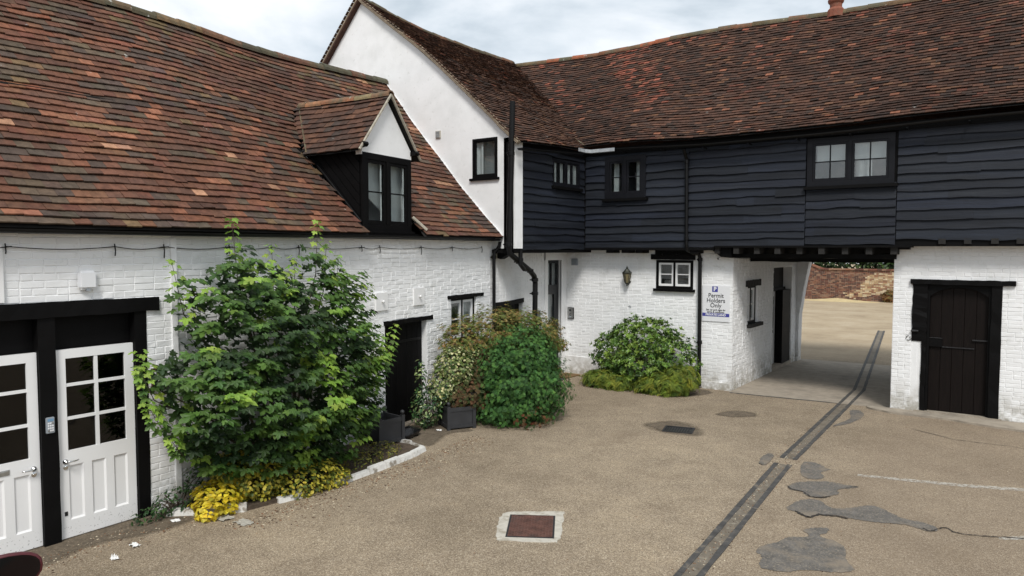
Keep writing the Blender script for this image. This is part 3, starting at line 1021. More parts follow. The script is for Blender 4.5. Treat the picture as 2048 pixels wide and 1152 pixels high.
def ridge_tiles(path, parent, r=0.12, ln=0.42, seed=0, cols=None):
    """half-round clay caps one after another along a ridge"""
    rng = random.Random(seed)
    cols = cols or [lin(150, 105, 80), lin(120, 95, 75), lin(135, 120, 90), lin(160, 115, 85), lin(105, 95, 75)]
    pts = [Vector(p) for p in path]
    Ls = [0]
    for a, b in zip(pts, pts[1:]):
        Ls.append(Ls[-1] + (b - a).length)
    def at(d):
        for i in range(len(pts) - 1):
            if d <= Ls[i + 1] or i == len(pts) - 2:
                return pts[i].lerp(pts[i + 1], (d - Ls[i]) / (Ls[i + 1] - Ls[i]))
    d = 0
    while d < Ls[-1] - 0.05:
        e = min(d + ln, Ls[-1])
        a, b = at(d), at(min(e + 0.03, Ls[-1]))
        t = (b - a).normalized()
        side = t.cross(UP).normalized()
        up = side.cross(t)
        mb = MB()
        vs = []
        rr = r + rng.uniform(-0.006, 0.006)
        dz = up * rng.uniform(-0.008, 0.008)
        for p, rad in ((a, rr), (b, rr * 0.93)):
            for rad2 in (rad, rad - 0.018):
                for k in range(9):
                    an = math.pi * (k / 8) * 1.1 - 0.05 * math.pi
                    vs.append(p + dz + side * math.cos(an) * rad2 + up * (math.sin(an) * rad2 - 0.035))
        fs = []
        for k in range(8):
            fs += [(k, k + 1, 19 + k, 18 + k), (9 + k, 27 + k, 28 + k, 10 + k), (k, 9 + k, 10 + k, k + 1), (18 + k, 19 + k, 28 + k, 27 + k)]
        fs += [(0, 18, 27, 9), (8, 17, 35, 26)]
        mb.add(vs, fs, rng.choice(cols))
        mb.build('ridge_tile', M['ridge'], parent, smooth=False)
        d = e + 0.004

# ================================================================== LEFT BUILDING (low whitewashed range)
def xl(y):
    """line of the left wall, bending gently at the old brick joint"""
    w = 0.9
    d = y - 4.6
    if d < -w: k = 0
    elif d > w: k = d
    else: k = (d + w) ** 2 / (4 * w)
    return -8.18 - k * 0.1293

left = thing('stable_range', 'low white painted brick range with red clay tiled roof and a dormer, at left', 'building', (-8.18, 4.6, 0))
DOOR_HOLE = (2.0, 4.23, 0.0, 2.40)
BLACK_HOLE = (3.90, 5.10, 0.0, 1.82)
WIN_HOLE = (5.90, 6.82, 1.30, 2.12)
holesA, holesB = [DOOR_HOLE], [BLACK_HOLE, WIN_HOLE]
mb = MB()
wall_boxes(mb, FA, -4.0, 4.6, 0, 3.28, -0.3, 0, holesA)
wall_boxes(mb, FB, 0, LB, 0, 3.28, -0.3, 0, holesB)
mb.box(FA, -4.0, -3.7, -6.2, -0.3, 0, 3.28)          # far end and back walls
mb.box(FA, -4.0, 12.0, -6.4, -6.2, 0, 3.28)
lw = mb.build('wall', M['brick_white'], left)
pcs = []
bricks(FA, 0.5, 4.597, 0.0, 3.24, holesA, 11, pcs, 0.005, 0.004)
bricks(FB, 0.003, LB, 0.0, 3.24, holesB, 12, pcs, 0.010, 0.009)
emit(pcs, 'brick', M['brick_white'], lw, 'brickwork')
# vertical joint: the right length of wall stands back a little
mb = vbeam(FA, 4.535, 4.60, -0.05, 0.030, 0.05, 3.2, 8, 0.004, 30)
mb.build('pier_edge', M['brick_white'], lw)
# plinth swelling at the foot of the wall
mb = beam(FB, 0.0, 3.85, -0.02, 0.028, 0.0, 0.16, 31, 0.008, 24); mb.build('plinth', M['brick_white'], lw)

# --- timber front with two white doors
mb = beam(FA, 1.85, 4.38, -0.1, 0.035, 2.37, 2.53, 2, 0.005, 20); mb.build('lintel', M['black_paint'], left)
for u0, u1, sd in ((4.10, 4.235, 3), (3.125, 3.285, 4), (2.0, 2.32, 6)):
    vbeam(FA, u0, u1, -0.16, 0.012, 0.0, 2.372, sd, 0.003).build('post', M['black_paint'], left)
mb = MB(); mb.box(FA, 2.0, 4.23, -0.2, -0.12, 2.02, 2.38); mb.build('head_panel', M['black_paint'], left)
mb = MB(); mb.box(FA, 2.25, 4.15, -0.3, -0.045, -0.02, 0.02); mb.build('threshold', M['concrete'], left)
room(FA, 2.1, 4.2, 0.3, 2.3, 3.5, -0.3, left)

def panelled_door(F, u0, u1, z0, z1, n, latch_left, parent, lab, letterbox=False):
    mb = MB()
    d0, d1 = n - 0.045, n
    st = 0.095
    ca, cb = u0 + st, u1 - st
    um = (u0 + u1) / 2
    gz = [0.945, 1.275, 1.30, 1.63, 1.655, 1.925]
    bars = [(0.945, 1.275), (1.30, 1.63), (1.655, 1.925)]
    mb.box(F, u0, ca, d0, d1, z0, z1); mb.box(F, cb, u1, d0, d1, z0, z1)
    mb.box(F, ca, cb, d0, d1, 1.925, z1); mb.box(F, ca, cb, d0, d1, 0.785, 0.945); mb.box(F, ca, cb, d0, d1, z0, 0.20)
    mb.box(F, um - 0.018, um + 0.018, d0 + 0.004, d1 - 0.003, 0.945, 1.925)
    for z in (1.2875, 1.6425):
        mb.box(F, ca, um - 0.018, d0 + 0.004, d1 - 0.004, z - 0.016, z + 0.016)
        mb.box(F, um + 0.018, cb, d0 + 0.004, d1 - 0.004, z - 0.016, z + 0.016)
    pw = (cb - ca - 2 * 0.085) / 3
    for k in (1, 2):
        x = ca + pw * k + 0.085 * (k - 1)
        mb.box(F, x, x + 0.085, d0, d1, 0.20, 0.785)
    door = mb.build('door', M['door_paint'], parent)
    door['label'] = lab
    for k in range(3):
        x = ca + (pw + 0.085) * k
        m1 = MB()
        p = [(x, 0.20), (x + pw, 0.20), (x + pw, 0.785), (x, 0.785)]
        i_ = 0.018
        q = [(x + i_, 0.20 + i_), (x + pw - i_, 0.20 + i_), (x + pw - i_, 0.785 - i_), (x + i_, 0.785 - i_)]
        vs = [F.p(a, d1 - 0.002, b) for a, b in p] + [F.p(a, d1 - 0.016, b) for a, b in q]
        m1.add(vs, [(4, 5, 6, 7), (0, 1, 5, 4), (1, 2, 6, 5), (2, 3, 7, 6), (3, 0, 4, 7)])
        m1.build('panel', M['door_paint'], door)
    for a, b in ((ca, um - 0.018), (um + 0.018, cb)):
        for z_, zz in ((0.945, 1.2715), (1.3035, 1.6265), (1.6585, 1.925)):
            m1 = MB()
            m1.box(F, a + 0.001, b - 0.001, d0 + 0.018, d0 + 0.022, z_ + 0.001, zz - 0.001)
            m1.build('pane', M['glass_dark'], door)
    hx = u0 + 0.062 if latch_left else u1 - 0.062
    sg = 1 if latch_left else -1
    m1 = MB()
    m1.lathe(F.p(hx, d1, 0.835), [(0.026, 0), (0.026, 0.010), (0.014, 0.014), (0.010, 0.045)], 16, F.n)
    m1.tube([F.p(hx, d1 + 0.042, 0.835), F.p(hx + sg * 0.03, d1 + 0.05, 0.836), F.p(hx + sg * 0.085, d1 + 0.046, 0.834), F.p(hx + sg * 0.118, d1 + 0.036, 0.838)], [0.009, 0.009, 0.008, 0.007])
    m1.build('handle', M['chrome'], door, smooth=True)
    m1 = MB(); m1.lathe(F.p(hx, d1, 0.775), [(0.025, 0), (0.025, 0.008), (0.012, 0.011), (0.011, 0.016)], 16, F.n)
    m1.build('lock', M['chrome'], door)
    hz = u1 - 0.004 if latch_left else u0
    for z in (0.28, 1.05, 1.80):
        m1 = MB(); m1.box(F, (u1 - 0.003 if latch_left else u0 - 0.006), (u1 + 0.006 if latch_left else u0 + 0.003), d1 - 0.01, d1 + 0.006, z, z + 0.09)
        m1.build('hinge', M['steel'], door)
    if letterbox:
        m1 = MB(); m1.cbox(F, u1 - 0.40, u1 - 0.275, d1 - 0.002, d1 + 0.008, 0.825, 0.88, 0.004)
        lb = m1.build('letterbox', M['steel'], door)
        m1 = MB(); m1.cbox(F, u1 - 0.385, u1 - 0.29, d1 + 0.007, d1 + 0.012, 0.835, 0.870, 0.003); m1.build('letter_flap', M['steel'], door)
    return door

d2 = panelled_door(FA, 3.295, 4.095, 0.015, 2.02, -0.03, True, left, 'white half glazed door beside the brown framed notice')
m1 = MB(); m1.cbox(FA, 3.335, 3.365, -0.031, -0.022, 0.255, 0.30, 0.004); m1.build('bolt', M['plastic_black'], d2)
panelled_door(FA, 2.325, 3.12, 0.015, 2.02, -0.03, False, left, 'white half glazed door with a letterbox, cut by the left edge', True)
# white board at the frame edge
mb = MB(); mb.box(FA, 2.2, 2.835, 0.0, 0.035, 2.55, 3.12); mb.build('board', M['white_paint'], left)

# --- black boarded door, its lintel and the two small access panels
beam(FB, 3.86, 5.27, -0.12, 0.028, 1.795, 1.87, 5, 0.006, 16).build('lintel', M['black_paint'], left)
bd = MB(); bd.box(FB, 3.9, 5.1, -0.16, -0.125, 0.0, 1.82); blackdoor = bd.build('door', M['black_paint'], left)
blackdoor['label'] = 'black boarded door half hidden behind the planter'
for k in range(8):
    m1 = MB(); m1.cbox(FB, 3.905 + k * 0.149, 3.905 + k * 0.149 + 0.144, -0.13, -0.105 + 0.003 * (k % 2), 0.03, 1.80, 0.004); m1.build('plank', M['black_paint'], blackdoor)
m1 = MB(); m1.cbox(FB, 3.95, 5.05, -0.105, -0.09, 1.45, 1.49, 0.003); m1.build('strap_hinge', M['black_pipe'], blackdoor)
mb = MB(); mb.box(FB, 3.9, 5.1, -0.3, 0.02, -0.02, 0.03); mb.build('threshold', M['concrete'], left)

# --- casement behind the acer
beam(FB, 5.78, 7.08, -0.1, 0.03, 2.12, 2.19, 7, 0.005, 14).build('lintel', M['black_paint'], left)
wn_ = casement(FB, 5.90, 6.82, 1.30, 2.12, -0.04, left, M['black_paint'], M['white_paint'], 1, 2, 0.045, 0.05, 0.022, 2)
wn_['label'] = 'white casement window half hidden behind the acer'
room(FB, 5.95, 6.75, 1.35, 2.05, 2.5, -0.3, left)
curtain(FB, 6.42, 6.76, 1.3, 2.1, -0.2, left, seed=1)
mb = MB(); mb.box(FB, 5.86, 6.86, -0.1, 0.05, 1.25, 1.30); mb.build('sill', M['black_paint'], left)

# --- roof
T_L = 4.94
def zr(y):
    return 6.73 + 0.16 * max(0.0, (y - 8.5) / 3.6) ** 1.5 + 0.02 * math.sin(y * 1.3)
def PL(y, t):
    f = t / T_L
    e, r_ = Vector((xl(y) + 0.225, y, 3.275)), Vector((xl(y) - 3.17, y, zr(y)))
    p = e.lerp(r_, f)
    d = 0.055 * nz3(y * 0.42, t * 0.5, 3.1) + 0.016 * nz3(y * 1.3, t * 1.5, 9.0) - 0.07 * math.sin(math.pi * f) * (0.6 + 0.4 * math.sin(y * 0.6))
    kick = 0.02 * max(0, 1 - t / 0.5)
    return p + Vector((0.73, 0, 0.68)) * (d * min(1, t / 0.4 + 0.25)) + UP * kick
def zmain(p):
    """height of the main roof plane above a point"""
    off = p.x - xl(p.y)
    return 3.315 + (0.225 - off) * (zr(p.y) - 3.315) / 3.395
DU, DZ, DK, DE = 3.98, 5.58, 1.22, 0.80          # dormer centre, ridge height, slope, half width at the eave
def in_dormer(y, t):
    p = PL(y, t)
    u = (p - FB.o).dot(FB.u)
    du = abs(u - DU)
    if du > DE - 0.06:
        return False
    if du < 0.68 and t < 1.9:
        return True
    return p.z < DZ - DK * du - 0.02
palL = [(0.27, (116, 76, 59)), (0.21, (102, 71, 58)), (0.15, (88, 75, 69)), (0.10, (126, 86, 63)), (0.10, (102, 88, 74)), (0.06, (134, 84, 60)), (0.035, (158, 102, 74)), (0.012, (186, 138, 106)), (0.035, (122, 100, 70))]
def pick(pal, r_):
    tot = sum(w for w, c in pal)
    r_ *= tot
    for w, c in pal:
        r_ -= w
        if r_ <= 0:
            return c
    return pal[0][1]
def shade(c, rng, k=0.10):
    f = 1 + rng.gauss(0, k)
    f = max(0.6, min(1.4, f))
    r_, g_, b_ = lin(*c)
    m_ = (r_ + g_ + b_) / 3
    k2 = 0.80
    r_, g_, b_ = (min(0.9, (m_ + (x - m_) * k2) * f * 0.76) for x in (r_, g_, b_))
    return (r_ * 1.03, g_ * 0.985, b_ * 0.90)
LAST = {}
def colL(y, t, rng):
    row = round(t, 3)
    if row in LAST and rng.random() < 0.38:
        return tuple(x * rng.uniform(0.93, 1.07) for x in LAST[row])
    LAST[row] = colL0(y, t, rng)
    return LAST[row]
def colL0(y, t, rng):
    a = nz3(y * 0.7, t * 0.9, 1.0)
    b = nz3(y * 0.45 + 20, t * 0.6, 4.0)
    # runs of reddish brown in places, mixed greys and oranges elsewhere
    pal = [(w * (1 + 1.8 * max(0, a)) if i < 2 else w * max(0.1, 1 + (3.0 * b if i in (2, 4) else 1.5 * b) - 1.2 * max(0, a)), c) for i, (w, c) in enumerate(palL)]
    if t > 4.1:
        pal = pal + [(0.12, (108, 92, 62))]
    r_, g_, b_ = shade(pick(pal, rng.random()), rng)
    k_ = 1 + 0.30 * nz3(y * 0.33, t * 0.4, 15.0) + 0.12 * nz3(y * 1.1, t * 0.9, 18.0)
    return (r_ * 0.98 * k_, g_ * 0.95 * k_, b_ * 0.94 * k_)
rl = underlay(PL, -4.0, 12.1, T_L, lambda s, t: not in_dormer(s, t), left, 110, 30)
rl.name = 'roof'
pcs = []
tiles(PL, -0.5, 12.09, T_L, lambda s, t: not in_dormer(s, t), colL, 21, pcs, gauge=0.128, w=0.17, lift=0.033)
emit(pcs, 'tile', M['tile'], rl, 'tiling')
ridge_tiles([PL(y, T_L) + UP * 0.03 for y in (2.0, 4, 5, 6, 7, 8, 9, 10, 11, 12.08)], rl, seed=3, cols=[lin(98, 82, 64), lin(112, 84, 66), lin(86, 80, 64), lin(124, 102, 76), lin(104, 74, 60), lin(78, 72, 60)])
# closing slab on the far slope
mb = MB()
for a in range(-4, 12):
    b = min(a + 1, 12.05)
    mb.add([PL(a, T_L) + UP * 0.01, PL(b, T_L) + UP * 0.01, Vector((xl(b) - 6.5, b, 3.2)), Vector((xl(a) - 6.5, a, 3.2))], [(0, 1, 2, 3)], lin(110, 66, 55))
mb.build('back_slope', M['tile'], rl, recalc=False)
# mortar fillet where the roof meets the gable wall
mb = MB(); mb.tube([PL(12.07, t) + Vector((0.02, 0, 0.045)) for t in [k * 0.25 for k in range(20)] + [T_L]], [0.014 + 0.004 * math.sin(k * 2.3) for k in range(21)], 6)
mb.build('mortar_fillet', M['render_white'], rl)
# soffit board and gutter under the eave
mb = MB()
ys = [-4 + 0.5 * k for k in range(33)]
ys[-1] = 12.0
for a, b in zip(ys, ys[1:]):
    mb.hexa([Vector((xl(a) - 0.02, a, 3.235)), Vector((xl(b) - 0.02, b, 3.235)), Vector((xl(b) + 0.09, b, 3.235)), Vector((xl(a) + 0.09, a, 3.235)),
             Vector((xl(a) - 0.02, a, 3.33)), Vector((xl(b) - 0.02, b, 3.33)), Vector((xl(b) + 0.09, b, 3.33)), Vector((xl(a) + 0.09, a, 3.33))])
mb.build('fascia', M['black_paint'], left)
mb = MB()
for a, b in zip(ys, ys[1:]):
    mb.add([Vector((xl(a), a, 3.27)), Vector((xl(b), b, 3.27)), Vector((xl(b) - 6.4, b, 3.27)), Vector((xl(a) - 6.4, a, 3.27))], [(0, 1, 2, 3)])
    mb.add([Vector((xl(a) - 1.5, a, 3.2)), Vector((xl(b) - 1.5, b, 3.2)), Vector((xl(b) - 1.5, b, 5.0)), Vector((xl(a) - 1.5, a, 5.0))], [(0, 1, 2, 3)])
mb.build('light_baffle', M['underlay'], left, recalc=False)  # unseen sheets added to stop light showing through the roof void
def gutter(path, side, parent, r=0.055, material='black_pipe', name='gutter'):
    mb = MB()
    vs = []
    for p in path:
        p = Vector(p)
        for k in range(9):
            an = math.pi * k / 8
            vs.append(p + Vector(side) * (math.cos(an) * r) - UP * (math.sin(an) * r))
        for k in range(9):
            an = math.pi * k / 8
            vs.append(p + Vector(side) * (math.cos(an) * (r - 0.006)) - UP * (math.sin(an) * (r - 0.006)))
    fs = []
    n = len(path)
    for i in range(n - 1):
        for k in range(8):
            fs.append((18 * i + k, 18 * i + k + 1, 18 * i + 19 + k, 18 * i + 18 + k))
            fs.append((18 * i + 9 + k, 18 * i + 27 + k, 18 * i + 28 + k, 18 * i + 10 + k))
        fs.append((18 * i, 18 * i + 18, 18 * i + 27, 18 * i + 9))
        fs.append((18 * i + 8, 18 * i + 17, 18 * i + 35, 18 * i + 26))
    for i in (0, n - 1):
        fs.append([18 * i + k for k in range(9)])
    mb.add(vs, fs)
    return mb.build(name, M[material], parent, smooth=False)
gutter([(xl(y) + 0.20, y, 3.262 + 0.008 * math.sin(y * 0.9) + 0.002 * y) for y in ys], (1, 0, 0), left, 0.042)
# swan neck and downpipe
def pipe(path, r, parent, collars=(), name='downpipe', material='black_pipe'):
    mb = MB()
    mb.tube(path, r, 12)
    for c in collars:
        c = Vector(c)
        mb.lathe(c, [(r * 1.0, -0.04), (r * 1.28, -0.035), (r * 1.28, 0.03), (r * 1.0, 0.04)], 12)
        mb.box(Frame(c, (0, 1, 0)), -r * 2.0, r * 2.0, -r * 1.0, -r * 0.5, -0.012, 0.012)
    return mb.build(name, M[material], parent, smooth=False)
a = FB.p(7.52, 0.15, 3.22); b = FB.p(7.36, 0.075, 3.0)
pipe([FB.p(7.50, 0.17, 3.22), FB.p(7.50, 0.16, 3.14), FB.p(7.47, 0.12, 3.06), FB.p(7.42, 0.085, 3.01), FB.p(7.41, 0.08, 2.92), FB.p(7.41, 0.08, 0.08)], 0.036, left,
     [FB.p(7.41, 0.08, 2.9), FB.p(7.41, 0.08, 1.4)])
# festoon cable on iron hooks below the gutter
cb = MB()
pts = []
hooks = [(FA, 2.86), (FA, 3.9), (FA, 4.45), (FB, 0.75), (FB, 1.45), (FB, 1.95), (FB, 3.30), (FB, 3.75), (FB, 4.9), (FB, 5.9), (FB, 7.0)]
wp = [F.p(u, 0.04, 3.10) for F, u in hooks]
for a, b in zip(wp, wp[1:]):
    for k in range(6):
        p = a.lerp(b, k / 6)
        pts.append(p - UP * 0.03 * math.sin(math.pi * k / 6))
pts.append(wp[-1])
cb.tube(pts, 0.005, 5)
cable = cb.build('cable', M['black_pipe'], left)
for i, (F, u) in enumerate(hooks):
    m1 = MB()
    h = 0.07 + 0.03 * ((i * 7) % 3)
    m1.tube([F.p(u, 0.03, 3.13), F.p(u, 0.045, 3.05), F.p(u, 0.035, 3.10 - h)], 0.007, 5)
    if i % 3 != 1:
        m1.tube([F.p(u - 0.06, 0.03, 3.085), F.p(u + 0.05, 0.05, 3.10)], 0.006, 5)
    m1.build('hook', M['black_pipe'], cable)

# --- dormer
dm = MB()
hw = 0.62
zE = DZ - DK * DE
# white gable panel
apex = DZ - 0.06
tri = [(DU - hw - 0.03, 4.56), (DU + hw + 0.03, 4.60), (DU + hw + 0.03, 4.72), (DU, apex - 0.03), (DU - hw - 0.03, 4.70)]
dm.prism([FB.p(u, 0.03, z) for u, z in tri], FB.n * -0.12)
dormer = dm.build('dormer', M['render_white'], left)
dormer['label'] = 'gabled dormer with black window frame and white gable panel'
for s_ in (-1, 1):
    m1 = MB()
    u = DU + s_ * (hw - 0.02)
    m1.prism([FB.p(u, 0.0, 3.33), FB.p(u, 0.0, 4.72), FB.p(u, -1.25, 4.72), FB.p(u, -0.15, 3.50)], FB.u * (0.04 * s_))
    m1.build('cheek', M['black_paint'], dormer)
    # raking boards on the cheek
    for k in range(6):
        m1 = MB()
        uu = u + s_ * 0.04
        o0 = 0.17 * k
        pa, pb = FB.p(uu, -0.02, 3.42 + o0), FB.p(uu, -0.02, 3.57 + o0)
        zt = 4.70
        na = -(zt - 3.42 - o0) * 0.93
        nb_ = -(zt - 3.57 - o0) * 0.93
        if zt - 3.57 - o0 < 0.05: continue
        m1.prism([pa, FB.p(uu, na - 0.02, zt), FB.p(uu, nb_ - 0.02, zt), pb], FB.u * (s_ * (0.012 + 0.004 * (k % 2))))
        m1.build('board', M['black_paint'], dormer)
    # purlin end
    m1 = MB()
    m1.prism([FB.p(DU + s_ * (hw + 0.0), 0.03, 4.73), FB.p(DU + s_ * (hw + 0.0), 0.13, 4.745), FB.p(DU + s_ * hw, 0.155, 4.71), FB.p(DU + s_ * hw, 0.12, 4.67), FB.p(DU + s_ * hw, 0.03, 4.665)], FB.u * (0.11 * s_))
    m1.build('purlin_end', M['black_paint'], dormer)
    # cheek flashing strip
    m1 = MB()
    uu = u + s_ * 0.07
    m1.tube([FB.p(uu, 0.02, 3.50), FB.p(uu, -0.5, 4.03), FB.p(uu, -1.1, 4.66)], 0.018, 6)
    m1.build('flashing', M['black_pipe'], dormer)
dw = casement(FB, DU - hw - 0.02, DU + hw + 0.02, 3.37, 4.60, 0.035, dormer, M['black_paint'], M['black_paint'], 1, 2, 0.10, 0.055, 0.02, 2, depth=0.12)
m1 = MB(); m1.box(FB, DU - hw - 0.03, DU + hw + 0.03, -0.1, 0.10, 3.33, 3.37); m1.build('sill', M['black_paint'], dormer)
for s_ in (-1, 1):
    m1 = MB()
    x = DU + s_ * 0.30 + 0.155
    m1.box(FB, x, x + 0.02, -0.02, -0.005, 3.5, 4.44); m1.build('inner_stile', M['white_paint'], dormer)
m1 = MB()
m1.add([FB.p(DU - hw, -0.35, 3.35), FB.p(DU + hw, -0.35, 3.35), FB.p(DU + hw, -1.3, 4.6), FB.p(DU - hw, -1.3, 4.6)], [(0, 1, 2, 3)])
m1.add([FB.p(DU + hw - 0.04, -0.1, 3.35), FB.p(DU + hw - 0.04, -1.3, 4.6), FB.p(DU + hw - 0.04, -0.1, 4.7)], [(0, 1, 2)])
m1.add([FB.p(DU - hw + 0.04, -0.1, 3.35), FB.p(DU - hw + 0.04, -1.3, 4.6), FB.p(DU - hw + 0.04, -0.1, 4.7)], [(0, 1, 2)])
m1.add([FB.p(DU - hw, -0.1, 4.7), FB.p(DU + hw, -0.1, 4.7), FB.p(DU + hw, -1.4, 4.7), FB.p(DU - hw, -1.4, 4.7)], [(0, 1, 2, 3)])
m1.build('reveal', M['white_paint'], dormer, recalc=False)
m1 = MB(); m1.prism([FB.p(DU + u, -0.13, z) for u, z in ((-0.55, 4.56), (0.55, 4.56), (0.55, 3.42), (0.24, 3.42), (-0.02, 3.72), (-0.55, 4.06))], FB.n * -0.02); m1.build('bright_panel', M['curtain'], dormer)  # white panel added to brighten the panes, cut to leave a dark diagonal
SL = math.sqrt(1 + DK * DK)
TD = DE * SL
colD_pal = [(0.4, (96, 66, 54)), (0.3, (84, 62, 54)), (0.12, (112, 76, 58)), (0.04, (165, 90, 66)), (0.1, (74, 62, 58))]
pcs = []
for s_ in (-1, 1):
    def PD(q, t, s_=s_):
        # q runs from the verge (0) back into the roof
        h = DE - t / SL
        sag = 0.015 * math.sin(q * 2.0)
        return FB.p(DU + s_ * h, 0.11 - q, DZ - DK * h - sag - 0.03 * (q / 2))
    def keepD(q, t, PD=PD):
        p = PD(q, t)
        return p.z > zmain(p) - 0.03
    if s_ == -1:
        dr = underlay(PD, 0, 2.2, TD, keepD, dormer, 24, 10)
        dr.name = 'dormer_roof'
    else:
        underlay(PD, 0, 2.2, TD, keepD, dormer, 24, 10)
    tiles(PD, 0.0, 2.2, TD, keepD, lambda y, t, rng: shade(pick(colD_pal, rng.random()), rng), 40 + s_, pcs, lift=0.030, gauge=0.125)
    # mortared verge
    m1 = MB()
    m1.tube([PD(0.0, t) + UP * 0.008 for t in (0, 0.3, 0.6, 0.9, TD)], 0.022, 6)
    m1.build('verge', M['mortar'], dormer)
emit(pcs, 'tile', M['tile'], dormer, 'tiling')
ridge_tiles([FB.p(DU, 0.12 - q, DZ + 0.03 - 0.03 * (q / 2) - 0.012 * math.sin(q * 2)) for q in (0, 0.5, 1.0, 1.5, 2.0)], dormer, r=0.085, ln=0.36, seed=9)
# valley mortar
for s_ in (-1,):
    m1 = MB()
    pv = []
    for k in range(8):
        h = DE * (1 - k / 7)
        z = DZ - DK * h
        # place where main roof is at this height
        n = 0.225 - (z - 3.315) / 1.045
        pv.append(FB.p(DU + s_ * h, n + 0.02, z + 0.02))
    m1.tube(pv, 0.016, 6, lin(96, 84, 66))
    m1.build('valley', M['ridge'], dormer)
# raking tile edge left of the sill on the right side
m1 = MB(); m1.tube([FB.p(DU + 0.69, 0.02, 3.62), FB.p(DU + 0.86, 0.20, 3.40)], 0.03, 6); m1.build('verge', M['mortar'], dormer)

# ================================================================== GABLED WING
gw = thing('gabled_wing', 'tall white rendered gabled wing with black weatherboarded return and tiled roof', 'building', (-9.4, 14.4, 0))
GA = (-13.09, 8.93)
GE = (-8.62, 5.28)
# gable wall with its window hole, made of columns between profile heights
def gtop(x):
    if x < GA[0]:
        return GA[1] - (GA[0] - x) * 1.03
    f = (x - GA[0]) / (GE[0] - GA[0])
    return GA[1] + (GE[1] - GA[1]) * f + 0.10 * math.sin(math.pi * f) * (1 if f < 0.9 else 1)
gh = (-9.72, -9.06, 4.56, 5.39)
xs = sorted(set([-17.0, -16, -15, -14, GA[0], -12.5, -12, -11.5, -11, -10.5, -10, -9.4, gh[0], gh[1], GE[0]]))
mb = MB()
for a, b in zip(xs, xs[1:]):
    segs = [(3.08, None)] if not (gh[0] <= a and b <= gh[1]) else [(3.08, gh[2]), (gh[3], None)]
    for z0, z1 in segs:
        za, zb = (gtop(a) - 0.02, gtop(b) - 0.02) if z1 is None else (z1, z1)
        mb.hexa([FG.p(a, -0.28, z0), FG.p(b, -0.28, z0), FG.p(b, 0, z0), FG.p(a, 0, z0), FG.p(a, -0.28, za), FG.p(b, -0.28, zb), FG.p(b, 0, zb), FG.p(a, 0, za)])
gwall = mb.build('wall', M['render_white'], gw)
cw = casement(FG, gh[0], gh[1], gh[2], gh[3], 0.012, gw, M['black_paint'], M['black_paint'], 1, 1, 0.05, 0.03, 0.02, 1)
cw['label'] = 'small black framed window high in the white gable'
m1 = MB(); m1.box(FG, gh[0] - 0.06, gh[1] + 0.05, -0.05, 0.05, gh[2] - 0.05, gh[2]); m1.build('sill', M['black_paint'], gw)
room(FG, gh[0], gh[1], gh[2], gh[3], 1.6, -0.28, gw)
curtain(FG, gh[0] + 0.06, gh[0] + 0.24, gh[2], gh[3], -0.07, gw, seed=2)
m1 = MB(); m1.box(FG, gh[0], gh[1], -0.24, -0.22, gh[2] - 0.1, gh[3] + 0.1); m1.build('backing_panel', mat('grey_backing', (0.22, 0.235, 0.24), 0.8, 0.25, 1.5, 0), gw)  # grey panel added so the pane reads grey over its red reflection
m1 = MB(); m1.cbox(FG, -10.75, -10.61, 0.0, 0.03, 5.50, 5.66, 0.006)
vent = m1.build('vent', mat('buff_vent', (0.42, 0.39, 0.33), 0.8, 0.1, 9, 0), gw)
for k in range(5):
    m1 = MB(); m1.box(FG, -10.735, -10.625, 0.028, 0.036, 5.515 + k * 0.028, 5.53 + k * 0.028); m1.build('vent_slat', M['plastic_grey'], vent)
# right slope
def yv(x):   # valley line
    return 14.93 + (-8.72 - x) * (3.07 / 4.18)
def PGt(y, t):
    TT = 5.82
    f = t / TT
    k = max(0, min(1, (y - 12.1) / 2.6))
    e, r_ = Vector((-8.47 - 0.1 * k, y, 5.17 + 0.16 * k)), Vector((GA[0] + 0.03 * (y - 12), y, 8.97 - 0.33 * min(1, (y - 12.1) / 2.6) ** 0.8 if y > 12.1 else 8.97))
    p = e.lerp(r_, f)
    d = 0.10 * math.sin(math.pi * f) + 0.04 * nz3(y * 0.6, t * 0.5, 7.7) + 0.01 * nz3(y * 1.7, t * 1.5, 2.2)
    return p + Vector((0.63, 0, 0.77)) * d + UP * 0.06 * max(0, 1 - t / 0.6)
TG = 5.82
def keepG(y, t):
    p = PGt(y, t)
    return y < yv(p.x) + 0.06
palG = [(0.36, (94, 64, 50)), (0.28, (84, 59, 48)), (0.14, (72, 56, 49)), (0.14, (106, 72, 54)), (0.05, (122, 88, 64)), (0.02, (140, 82, 60))]
def colG(y, t, rng):
    return shade(pick(palG, rng.random()), rng, 0.13)
rg = underlay(PGt, 11.98, 18.1, TG, keepG, gw, 50, 40)
rg.name = 'roof'
pcs = []
tiles(PGt, 11.98, 18.1, TG, keepG, colG, 61, pcs, jit=1.4)
emit(pcs, 'tile', M['tile'], rg, 'tiling')
ridge_tiles([PGt(y, TG) + UP * 0.02 for y in (11.98, 12.6, 13.2, 14, 15, 16, 17, 18)], rg, r=0.10, seed=13, cols=[lin(95, 80, 62), lin(110, 80, 62), lin(84, 72, 56)])
